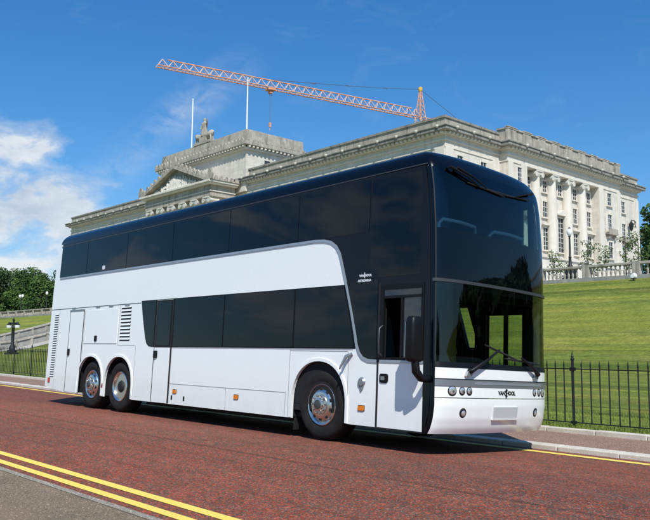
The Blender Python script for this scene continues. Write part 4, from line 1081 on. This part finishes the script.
# ---------------------------------------------------------------- tower crane behind the building
def crane():
    root = empty('tower_crane', (-95.8, 111.6, 7.3)); tag(root, 'orange lattice tower crane with its long jib reaching over the roof', 'crane')
    P0 = Vector((-95.81, 111.61, 49.3)) - Vector(root.location); P1 = Vector((-106.76, 56.21, 48.95)) - Vector(root.location)
    d = (P1 - P0).normalized(); side_ = d.cross(Vector((0, 0, 1))).normalized(); up = side_.cross(d).normalized()
    L = (P1 - P0).length; n = 30
    ch = MB(); wb = MB()
    hw = .62; H = lambda t: 1.75 - .35 * t
    lo = [P0 + d * (L * i / n) for i in range(n + 1)]
    for s in (-1, 1): ch.tube([p + s * hw * side_ for p in lo], .115, 6)
    ch.tube([p + up * H(i / n) for i, p in enumerate(lo)][1:n], .125, 6)
    for i in range(n):
        a, b_ = lo[i], lo[i + 1]; m_ = (a + b_) / 2
        top = m_ + up * H((i + .5) / n)
        for s in (-1, 1):
            wb.tube([a + s * hw * side_, top], .06, 5); wb.tube([b_ + s * hw * side_, top], .06, 5)
        wb.tube([a - hw * side_, a + hw * side_], .05, 5); wb.tube([a - hw * side_, b_ + hw * side_], .045, 5)
    ch.build('jib', M['crane'], root); jl = wb.build('jib_lattice', M['craneweb'], root)
    ch = MB(); wb = MB(); T = P0 + d * -.4
    top = T + Vector((0, 0, 6.2))
    for sx in (-1, 1):
        for sy in (-1, 1): ch.tube([T + sx * .75 * side_ + sy * .75 * d, top + sx * .12 * side_ + sy * .12 * d], .11, 6)
    for k in range(6):
        z0, z1 = k / 6, (k + 1) / 6
        for sx in (-1, 1):
            f = lambda t, s: T + (.75 - .63 * t) * (sx * side_ + s * d) + Vector((0, 0, 6.2 * t)); wb.tube([f(z0, -1), f(z1, 1)], .06, 5)
            g = lambda t, s: T + (.75 - .63 * t) * (s * side_ + sx * d) + Vector((0, 0, 6.2 * t)); wb.tube([g(z0, 1), g(z1, -1)], .06, 5)
    ch.build('tower_head', M['crane'], root); wb.build('head_lattice', M['craneweb'], root)
    MB().lathe([(.001, -.5), (.4, -.4), (.45, 0), (.4, .4), (.001, .5)], tuple(top), 'Z', 10).build('head_sheave', M['craney'], root)
    ms = MB(); base = Vector((T.x, T.y, 0)); Hh = T.z
    for sx in (-1, 1):
        for sy in (-1, 1): ms.tube([base + Vector((sx * .8, sy * .8, 0)), base + Vector((sx * .8, sy * .8, Hh))], .12, 6)
    for k in range(20):
        z0, z1 = Hh * k / 20, Hh * (k + 1) / 20; s = 1 if k % 2 else -1
        for sx in (-1, 1): ms.tube([base + Vector((sx * .8, s * .8, z0)), base + Vector((sx * .8, -s * .8, z1))], .06, 5); ms.tube([base + Vector((s * .8, sx * .8, z0)), base + Vector((-s * .8, sx * .8, z1))], .06, 5)
    ms.build('mast', M['craneweb'], root)
    cj = MB(); E_ = T - d * 14
    for s in (-1, 1): cj.tube([T + s * .6 * side_, E_ + s * .6 * side_], .12, 6)
    for k in range(8): cj.tube([T - d * (14 * k / 8) - .6 * side_, T - d * (14 * (k + 1) / 8) + .6 * side_], .06, 5)
    cj.build('counter_jib', M['crane'], root)
    MB().obox(tuple(E_ + d * 1.5 - Vector((0, 0, 1.4))), tuple(1.2 * d), tuple(.7 * side_), (0, 0, 1.4)).build('counterweight', M['granite'], root)
    hang = lo[19] + up * H(.63)
    ti = MB(); mid = (top + hang) / 2 - Vector((0, 0, .25)); ti.tube([top, (top + mid) / 2 - Vector((0, 0, .1)), mid, hang], .05, 5); ti.tube([top, E_ + d * 1.0], .045, 5)
    for k in (.25, .5, .72): q = top + (hang - top) * k; ti.obox(tuple(q - Vector((0, 0, .22))), tuple(d * .5), tuple(side_ * .06), (0, 0, .06))
    ti.build('tie_bar', M['cable'], root)
    tp = P0 + d * (L * .615) - up * .25
    tr = MB(); tr.obox(tuple(tp), tuple(d * .8), tuple(side_ * .7), tuple(up * .2)); tr.obox(tuple(tp - up * .5), tuple(d * .3), tuple(side_ * .4), tuple(up * .25)); to = tr.build('trolley', M['crane'], root)
    hb2 = tp - Vector((0, 0, 6.3))
    MB().tube([tp + d * .2, hb2 + d * .1], .03, 4).tube([tp - d * .2, hb2 - d * .1], .03, 4).build('hoist_rope', M['cable'], to)
    MB().obox(tuple(hb2 - Vector((0, 0, .4))), tuple(d * .17), tuple(side_ * .17), (0, 0, .42)).tube([tuple(hb2 - Vector((0, 0, .9))), tuple(hb2 - Vector((0, 0, 1.4)))], .07, 5).build('hook_block', M['crane'], to)
crane()

# ---------------------------------------------------------------- lamps
def terrace_lamp(loc, h, label, arms=1, plinth=1.6, group=None):
    root = empty('lamp_standard', loc); tag(root, label, 'street lamp', group)
    if plinth:
        MB().box(-.55, .55, -.55, .55, 0, plinth * .45).box(-.42, .42, -.42, .42, plinth * .45, plinth).build('plinth', M['iron'], root, bevel=.04)
    MB().lathe([(.26, plinth), (.28, plinth + .12), (.16, plinth + .3), (.12, plinth + .9), (.15, plinth + 1.0), (.10, plinth + 1.1), (.08, h - .85), (.13, h - .8), (.07, h - .7)], (0, 0, 0), 'Z', 12).build('post', M['iron'], root, smooth=40)
    if arms == 1: pts = [(0, 0)]
    else:
        pts = [(-.75, 0), (.75, 0)]
        MB().tube([(-.75, 0, h - .75), (-.4, 0, h - 1.0), (0, 0, h - .85), (.4, 0, h - 1.0), (.75, 0, h - .75)], .05, 6).build('arm', M['iron'], root)
    for x, y in pts:
        o = MB().lathe([(.10, h - .74), (.22, h - .58), (.27, h - .36), (.19, h - .10), (.001, h - .04)], (x, y, 0), 'Z', 14).build('globe', M['globe'], root, smooth=60)
        MB().lathe([(.17, h - .10), (.11, h - .02), (.05, h + .05), (.001, h + .15)], (x, y, 0), 'Z', 10).build('finial', M['iron'], o)
terrace_lamp((-30.3, 56, 7.22), 5.3, 'black lamp standard with white globe on the terrace in front of the columned wing')
terrace_lamp((-161.2, 56, 7.22), 5.2, 'distant twin-globe lamp standard on the terrace before the dark wood', 2, .4)
terrace_lamp((-147.6, 56, 7.22), 5.2, 'distant single-globe lamp standard on the terrace close to the back of the coach', 1, .4)

def stair_lamp():
    z0 = lawn(22.7) - .1
    root = empty('lamp_standard', (-75.2, 22.7, z0)); tag(root, 'black lamp standard with two white lanterns at the foot of the stone staircase', 'street lamp')
    T_ = 4.1 - z0
    MB().box(-.55, .55, -.55, .55, 0, .28).box(-.38, .38, -.38, .38, .28, .55).build('base', M['iron'], root, bevel=.03)
    MB().lathe([(.32, .55), (.30, .8), (.17, 1.1), (.15, T_ - 1.0), (.19, T_ - .9), (.12, T_ - .75), (.10, T_ - .2), (.16, T_ - .1), (.05, T_), (.001, T_ + .25)], (0, 0, 0), 'Z', 12).build('post', M['iron'], root, smooth=40)
    MB().tube([(-.72, -.2, T_ - .42), (0, 0, T_ - .52), (.72, .2, T_ - .42)], .085, 8).build('arm', M['iron'], root)
    for s in (-1, 1):
        o = MB().lathe([(.001, T_ - 1.0), (.26, T_ - .94), (.30, T_ - .72), (.24, T_ - .66), (.001, T_ - .64)], (s * .66, s * .18, 0), 'Z', 10).build('lantern', M['globe'], root, smooth=40)
        MB().lathe([(.30, T_ - .655), (.18, T_ - .54), (.06, T_ - .4), (.001, T_ - .3)], (s * .66, s * .18, 0), 'Z', 10).build('cap', M['iron'], o)
stair_lamp()
# flood light on the lawn below the balustrade
fl = empty('floodlight', (-20.85, 48.6, lawn(48.6) - .02)); tag(fl, 'small white floodlight standing on the grass just below the balustrade', 'floodlight')
MB().box(-.05, .05, -.05, .05, 0, .2).box(-.22, .22, -.04, .04, .16, .20).build('stand', M['iron'], fl)
MB().lathe([(.16, -.16), (.24, .12), (.20, .18), (.001, .19)], (0, 0, .38), 'Y', 12).build('lamp_head', M['globe'], fl, smooth=40)

# ---------------------------------------------------------------- ceremonial staircase on the bank
def staircase():
    root = empty('stone_staircase', (-103, 30, 0)); tag(root, 'broad stone staircase with panelled flank walls climbing the lawn behind the coach', 'staircase')
    st_ = MB(); y0, y1 = 24.0, 47.5; n = 44
    for i in range(n):
        y = y0 + (y1 - y0) * i / n; z = lawn(y) + .12
        st_.box(-106 + 103, -92.5 + 103, y - 30, y + (y1 - y0) / n + .05 - 30, z - .6, z + .02)
    st_.build('steps', M['granite'], root)
    for X in (-91.5, -106.5):
        o = None
        ys = frange(23.0, 47.0, 12)
        wl_ = MB(); cp = MB(); pn = []
        for a, b_ in zip(ys, ys[1:]):
            za, zb = lawn(a) + .85, lawn(b_) + .85
            wl_.add([(X + 103 + q, yy - 30, zz) for q in (-.35, .35) for yy, zz in ((a, lawn(a) - .6), (b_, lawn(b_) - .6), (b_, zb), (a, za))], [(0, 1, 2, 3), (7, 6, 5, 4), (0, 4, 5, 1), (1, 5, 6, 2), (2, 6, 7, 3), (3, 7, 4, 0)])
            cp.add([(X + 103 + q, yy - 30, zz) for q in (-.5, .5) for yy, zz in ((a, za), (b_, zb), (b_, zb + .2), (a, za + .2))], [(0, 1, 2, 3), (7, 6, 5, 4), (0, 4, 5, 1), (1, 5, 6, 2), (2, 6, 7, 3), (3, 7, 4, 0)])
            pn.append(MB().box(X + 103 - .45, X + 103 + .45, a - 30 - .16, a - 30 + .16, lawn(a) - .4, za + .0))
        o = wl_.build('flank_wall', M['granite'], root); cp.build('coping', M['stonedark'], o)
        for q_ in pn: q_.build('pier', M['stonedark'], o)
    pt = MB(); pt.grid(lambda x, y: (x + 103, y - 30, lawn(y) + .05), [-91.1, -87.0], frange(22, 46, 24)); pt.build('side_path', M['stairpath'], root)
staircase()

# ---------------------------------------------------------------- trees
def leaves(n, blobs, size, r, up=.3):
    """n leaf-clump quads spread through the volume of ellipsoid blobs [(cx,cy,cz,rx,ry,rz)]"""
    bl = np.array(blobs); wts = (bl[:, 3] * bl[:, 4] * bl[:, 5]) ** .67; wts /= wts.sum()
    k = r.choice(len(bl), n, p=wts); d = r.normal(size=(n, 3)); d /= np.linalg.norm(d, axis=1)[:, None]
    rad = r.uniform(.55, 1.04, n) ** .6
    c = bl[k, :3] + d * rad[:, None] * bl[k, 3:6]
    nrm = d + r.normal(size=(n, 3)) * .7; nrm[:, 2] += up; nrm /= np.linalg.norm(nrm, axis=1)[:, None]
    t = np.cross(nrm, r.normal(size=(n, 3))); t /= np.linalg.norm(t, axis=1)[:, None]; b = np.cross(nrm, t)
    s = size * r.uniform(.55, 1.3, n)[:, None]
    v = np.stack([c - t * s, c - b * s * .6 + t * s * .1, c + t * s, c + b * s * .6 - t * s * .1], 1)
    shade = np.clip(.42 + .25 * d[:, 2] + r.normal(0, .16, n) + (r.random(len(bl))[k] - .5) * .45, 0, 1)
    return v, shade
def leafmesh(name, v, shade, m, parent=None):
    n = len(v); me = bpy.data.meshes.new(name)
    me.vertices.add(4 * n); me.vertices.foreach_set('co', v.reshape(-1))
    me.loops.add(4 * n); me.loops.foreach_set('vertex_index', np.arange(4 * n))
    me.polygons.add(n); me.polygons.foreach_set('loop_start', np.arange(0, 4 * n, 4)); me.polygons.foreach_set('loop_total', np.full(n, 4))
    me.update(calc_edges=True)
    ca = me.color_attributes.new('shade', 'FLOAT_COLOR', 'POINT')
    col = np.repeat(shade, 4); ca.data.foreach_set('color', np.stack([col, col, col, np.ones_like(col)], 1).reshape(-1))
    me.materials.append(m); o = bpy.data.objects.new(name, me); COL.objects.link(o)
    if parent is not None: o.parent = parent
    return o
def tree(name, loc, h, rad, n, size, m, label, cat='tree', group=None, trunk=.22, seed=0, low=.12):
    r = np.random.default_rng(seed); root = empty(name, loc); tag(root, label, cat, group)
    blobs = [(0, 0, h * (.5 + low / 2), rad * .72, rad * .72, h * (.5 - low / 2) * .86)]
    for k in range(15):
        a = r.uniform(0, 2 * PI); q = r.uniform(.35, .85); z = r.uniform(low, .92)
        w = rad * (1.0 - .75 * max(0, z - .45) / .55) * q
        s = rad * r.uniform(.26, .46); blobs.append((w * math.cos(a), w * math.sin(a), h * z, s, s, s * r.uniform(.7, 1.05)))
    v, sh = leaves(n, blobs, size, r); leafmesh('crown', v, sh, m, root)
    tb = MB(); tr = rad * .07 + .08
    tb.tube([(0, 0, -.3), (.05 * rad, 0, h * .2), (0, .06 * rad, h * .5), (.03, 0, h * .8)], [tr * 1.3, tr, tr * .7, tr * .2], 8)
    for k in range(6):
        b_ = blobs[1 + k]; tb.tube([(0, 0, h * (.2 + .07 * k)), (b_[0] * .5, b_[1] * .5, (h * (.22 + .07 * k) + b_[2]) / 2), b_[:3]], [tr * .5, tr * .35, tr * .12], 6)
    tb.build('trunk', M['bark'], root, smooth=50)
    return root
kinds = [('leaf', 'mid green broadleaf'), ('leafdark', 'dark green broadleaf')]
WL = [(-240, 78, 18, 7, 'leaf', 'broad mid green tree rising at the left edge, behind the lower trees'), (-233, 76, 17, 6.2, 'leafdark', 'dark green tree low at the left edge, in front of the taller tree'),
      (-231, 87, 18.5, 7, 'leaf', 'tall rounded green tree rising behind the single-globe lamp'), (-227, 80, 14, 5.6, 'leaf', 'small bright green tree directly behind the twin-globe lamp'),
      (-222, 92, 18.5, 7.2, 'leafdark', 'dark green tree half hidden by the rear edge of the coach'), (-219, 84, 15.5, 6, 'leaf', 'low green tree between the single-globe lamp and the coach'),
      (-214, 96, 18, 7, 'leaf', 'green tree of the wood hidden behind the coach, towards the building'), (-246, 88, 19.5, 7.5, 'leaf', 'tallest tree at the back of the wood, above the twin-globe lamp')]
for i, (x, y, h, rd, mk, lb) in enumerate(WL):
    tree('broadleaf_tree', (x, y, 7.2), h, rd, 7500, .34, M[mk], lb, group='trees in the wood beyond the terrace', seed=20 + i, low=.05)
RT = [(-52.5, 127.5, 20.5, 6.2, 'leaf', 'mid green tree whose crown touches the far corner of the building'), (-57, 138, 25, 7, 'leafdark', 'tallest dark green tree standing farther behind the end of the building')]
for i, (x, y, h, rd, mk, lb) in enumerate(RT):
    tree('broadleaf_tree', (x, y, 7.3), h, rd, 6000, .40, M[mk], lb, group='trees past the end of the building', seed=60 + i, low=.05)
# saplings and shrubs in front of the end wing
SP = [(-32.4, 56.5, 3.2, 1.15, 'pale-leaved shrub nearest the coach, left of the black terrace lamp'), (-29.4, 57.5, 4.2, .9, 'slender pale sapling just right of the black terrace lamp'),
      (-27.5, 57.2, 3.6, 1.0, 'pale bushy sapling between the lamp and the balcony of the building'), (-27.0, 60.0, 5.0, .8, 'tall thin sapling against the columned wing'), (-24.3, 56.8, 4.2, .95, 'pale sapling at the right end of the building')]
for i, (x, y, h, rd, lb) in enumerate(SP):
    r = np.random.default_rng(90 + i); root = empty('sapling', (x, y, 7.22)); tag(root, lb, 'sapling', 'young trees on the terrace')
    bl = [(r.normal(0, rd * .35), r.normal(0, rd * .35), h * (.35 + .6 * k / 7), rd * .5, rd * .5, rd * .45) for k in range(8)]
    v, sh = leaves(420, bl, .10, r); leafmesh('foliage', v, sh, M['leafpale'], root)
    b = MB(); b.tube([(0, 0, -.1), (.05, 0, h * .5), (0, .05, h * .95)], [.06, .045, .015], 6)
    for q in bl[1:6]: b.tube([(0, 0, q[2] - .4), q[:3]], [.025, .01], 5)
    b.build('stem', M['bark'], root)
# woods on the far side of the grounds, behind the photographer's right shoulder (mirrored in the windscreens)
def woodland():
    r = np.random.default_rng(5); bl = []
    for i in range(90):
        az = R(r.uniform(40, 64)); dist = r.uniform(30, 88); x, y = dist * math.cos(az), 1 + dist * math.sin(az)
        g = lawn(y) if y < 49.5 else 7.2
        top = 2.2 + dist * math.tan(R(5.6 + 1.6 * max(0, (math.degrees(az) - 56)) / 4 + r.uniform(-.5, .7))); h = max(2.5, top - g)
        bl.append((x, y, g + h * .48, 2.5 + h * .35, 2.5 + h * .35, h * .5))
    for i in range(14):
        x = 60 + r.uniform(-6, 6); y = -60 + 4 * i; h = r.uniform(8, 11)
        if abs(y) > 8: bl.append((x, y, h * .48, 5, 5, h * .5))
    v, sh = leaves(42000, bl, .55, r)
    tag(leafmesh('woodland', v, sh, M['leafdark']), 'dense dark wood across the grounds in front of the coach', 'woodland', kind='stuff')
woodland()

# ---------------------------------------------------------------- sky and sun
SUN_AZ, SUN_EL = R(35), R(49)
sv = Vector((math.cos(SUN_AZ) * math.cos(SUN_EL), -math.sin(SUN_AZ) * math.cos(SUN_EL), math.sin(SUN_EL)))
sun = bpy.data.lights.new('sun', 'SUN'); sun.energy = 5.0; sun.angle = R(.55); sun.color = (1, .975, .92)
so = bpy.data.objects.new('sun', sun); COL.objects.link(so); so.rotation_euler = sv.to_track_quat('Z', 'Y').to_euler(); so.location = (20, -15, 40)
world = bpy.data.worlds.new('World'); SC.world = world; world.use_nodes = True
class WT(NT):
    def __init__(s, w): s.t = w.node_tree; s.n = s.t.nodes; s.l = s.t.links; s.b = None
wt = WT(world)
bg = wt.n['Background']; bg.inputs['Strength'].default_value = .082
sky = wt.new('ShaderNodeTexSky'); sky.sky_type = 'NISHITA'; sky.sun_disc = False
sky.sun_elevation = SUN_EL; sky.sun_rotation = math.atan2(sv.x, sv.y); sky.air_density = 1.0; sky.dust_density = .3; sky.ozone_density = 2.2; sky.altitude = 100
tc = wt.new('ShaderNodeTexCoord'); gen = tc.outputs['Generated']
sp_ = wt.new('ShaderNodeSeparateXYZ'); wt.link(gen, sp_.inputs[0])
mp = wt.new('ShaderNodeMapping'); mp.inputs['Scale'].default_value = (1, 1, 2.1); wt.link(gen, mp.inputs['Vector'])
puff = wt.noise(mp.outputs['Vector'], 9.0, 9, .58, .25)
soft = wt.noise(mp.outputs['Vector'], 2.3, 5, .55, .3)
def lobe(d, sharp):
    d = Vector(d).normalized(); n = wt.new('ShaderNodeVectorMath', operation='DOT_PRODUCT'); n.inputs[1].default_value = d; wt.link(gen, n.inputs[0])
    return wt.ramp(n.outputs['Value'], [(sharp[0], 0.), (sharp[1], 1.)])
elev = sp_.outputs[2]
# heaped cloud low in the sky left of the building
dA = lobe((-.931, .322, .168), (.9920, .9990)); dB = lobe((-.910, .382, .155), (.9940, .9993)); dC = lobe((-.938, .333, .085), (.9972, .9995))
dd = wt.mix(1., wt.mix(1., dA, dB, 'LIGHTEN'), dC, 'LIGHTEN')
f = wt.math('ADD', wt.math('MULTIPLY', puff, 1.25), wt.math('MULTIPLY', dd, .42))
c1 = wt.ramp(f, [(.76, 0.), (.92, .45), (1.14, .95)])
c1 = wt.mix(1., c1, wt.ramp(dd, [(.0, 0.), (.25, 1.)]), 'MULTIPLY')
# scattered cloud in the rest of the lower sky, behind the viewer
back = lobe((-.55, -.83, .2), (.55, .9))
f2 = wt.math('ADD', wt.math('MULTIPLY', puff, .6), wt.math('MULTIPLY', soft, .4))
c2 = wt.ramp(f2, [(.50, 0.), (.56, .7), (.62, 1.)])
c2 = wt.mix(1., c2, back, 'MULTIPLY')
c2 = wt.mix(1., c2, wt.ramp(elev, [(.02, 1.), (.30, .75), (.5, .1)]), 'MULTIPLY')
# thin streaks
def plane(d1, d2, w):
    n_ = Vector(d1).cross(Vector(d2)).normalized(); nn = wt.new('ShaderNodeVectorMath', operation='DOT_PRODUCT'); nn.inputs[1].default_value = n_; wt.link(gen, nn.inputs[0])
    return wt.ramp(wt.math('ABSOLUTE', nn.outputs['Value']), [(0., 1.), (w, 0.)])
mp2 = wt.new('ShaderNodeMapping'); mp2.inputs['Scale'].default_value = (3, 3, 6); mp2.inputs['Rotation'].default_value = (R(20), R(30), R(10)); wt.link(gen, mp2.inputs['Vector'])
cir = wt.ramp(wt.noise(mp2.outputs['Vector'], 5.0, 8, .62, .8), [(.36, 0.), (.75, .62)])
cir = wt.mix(1., cir, wt.mix(1., plane((-.862, .452, .238), (-.789, .524, .324), .034), lobe((-.83, .485, .275), (.988, .998)), 'MULTIPLY'), 'MULTIPLY')
cir2 = wt.ramp(wt.noise(mp2.outputs['Vector'], 3.0, 8, .62, .8), [(.55, 0.), (.85, .10)])
cir = wt.mix(1., cir, cir2, 'LIGHTEN')
cov = wt.mix(1., wt.mix(1., c1, c2, 'LIGHTEN'), cir, 'LIGHTEN')
shadec = wt.ramp(wt.noise(mp.outputs['Vector'], 8.0, 6, .6, .2), [(.36, (6.6, 7.5, 8.6)), (.60, (10.4, 10.7, 10.9))])
skyc = wt.mix(1., sky.outputs['Color'], wt.ramp(elev, [(.06, (.90, 1.14, 1.36)), (.22, (.62, 1.24, 1.66)), (.42, (.44, 1.22, 1.80))]), 'MULTIPLY')
final = wt.mix(wt.math('MULTIPLY', cov, .92), skyc, shadec)
wt.link(final, bg.inputs['Color'])

# ---------------------------------------------------------------- camera
cam = bpy.data.cameras.new('camera'); co = bpy.data.objects.new('camera', cam); COL.objects.link(co)
cam.sensor_fit = 'HORIZONTAL'; cam.sensor_width = 36; cam.lens = 36 * 766.95 / 650
cam.clip_start = .1; cam.clip_end = 5000
Mw = ((0.67471847, 0.7380178686, 0.0091981617), (-0.07850591, 0.0841530210, -0.9933554747), (-0.73388814, 0.6695131738, 0.1147183725))
rt, dn, fw_ = (Vector(r_) for r_ in Mw)
co.matrix_world = Matrix((( rt.x, -dn.x, -fw_.x, 6.0355622), (rt.y, -dn.y, -fw_.y, -7.4717192), (rt.z, -dn.z, -fw_.z, 1.307127), (0, 0, 0, 1)))
SC.camera = co
SC.view_settings.view_transform = 'Standard'; SC.view_settings.look = 'None'; SC.view_settings.exposure = 0; SC.view_settings.gamma = 1
SC.cycles.max_bounces = 8; SC.cycles.transparent_max_bounces = 12; SC.cycles.use_denoising = True
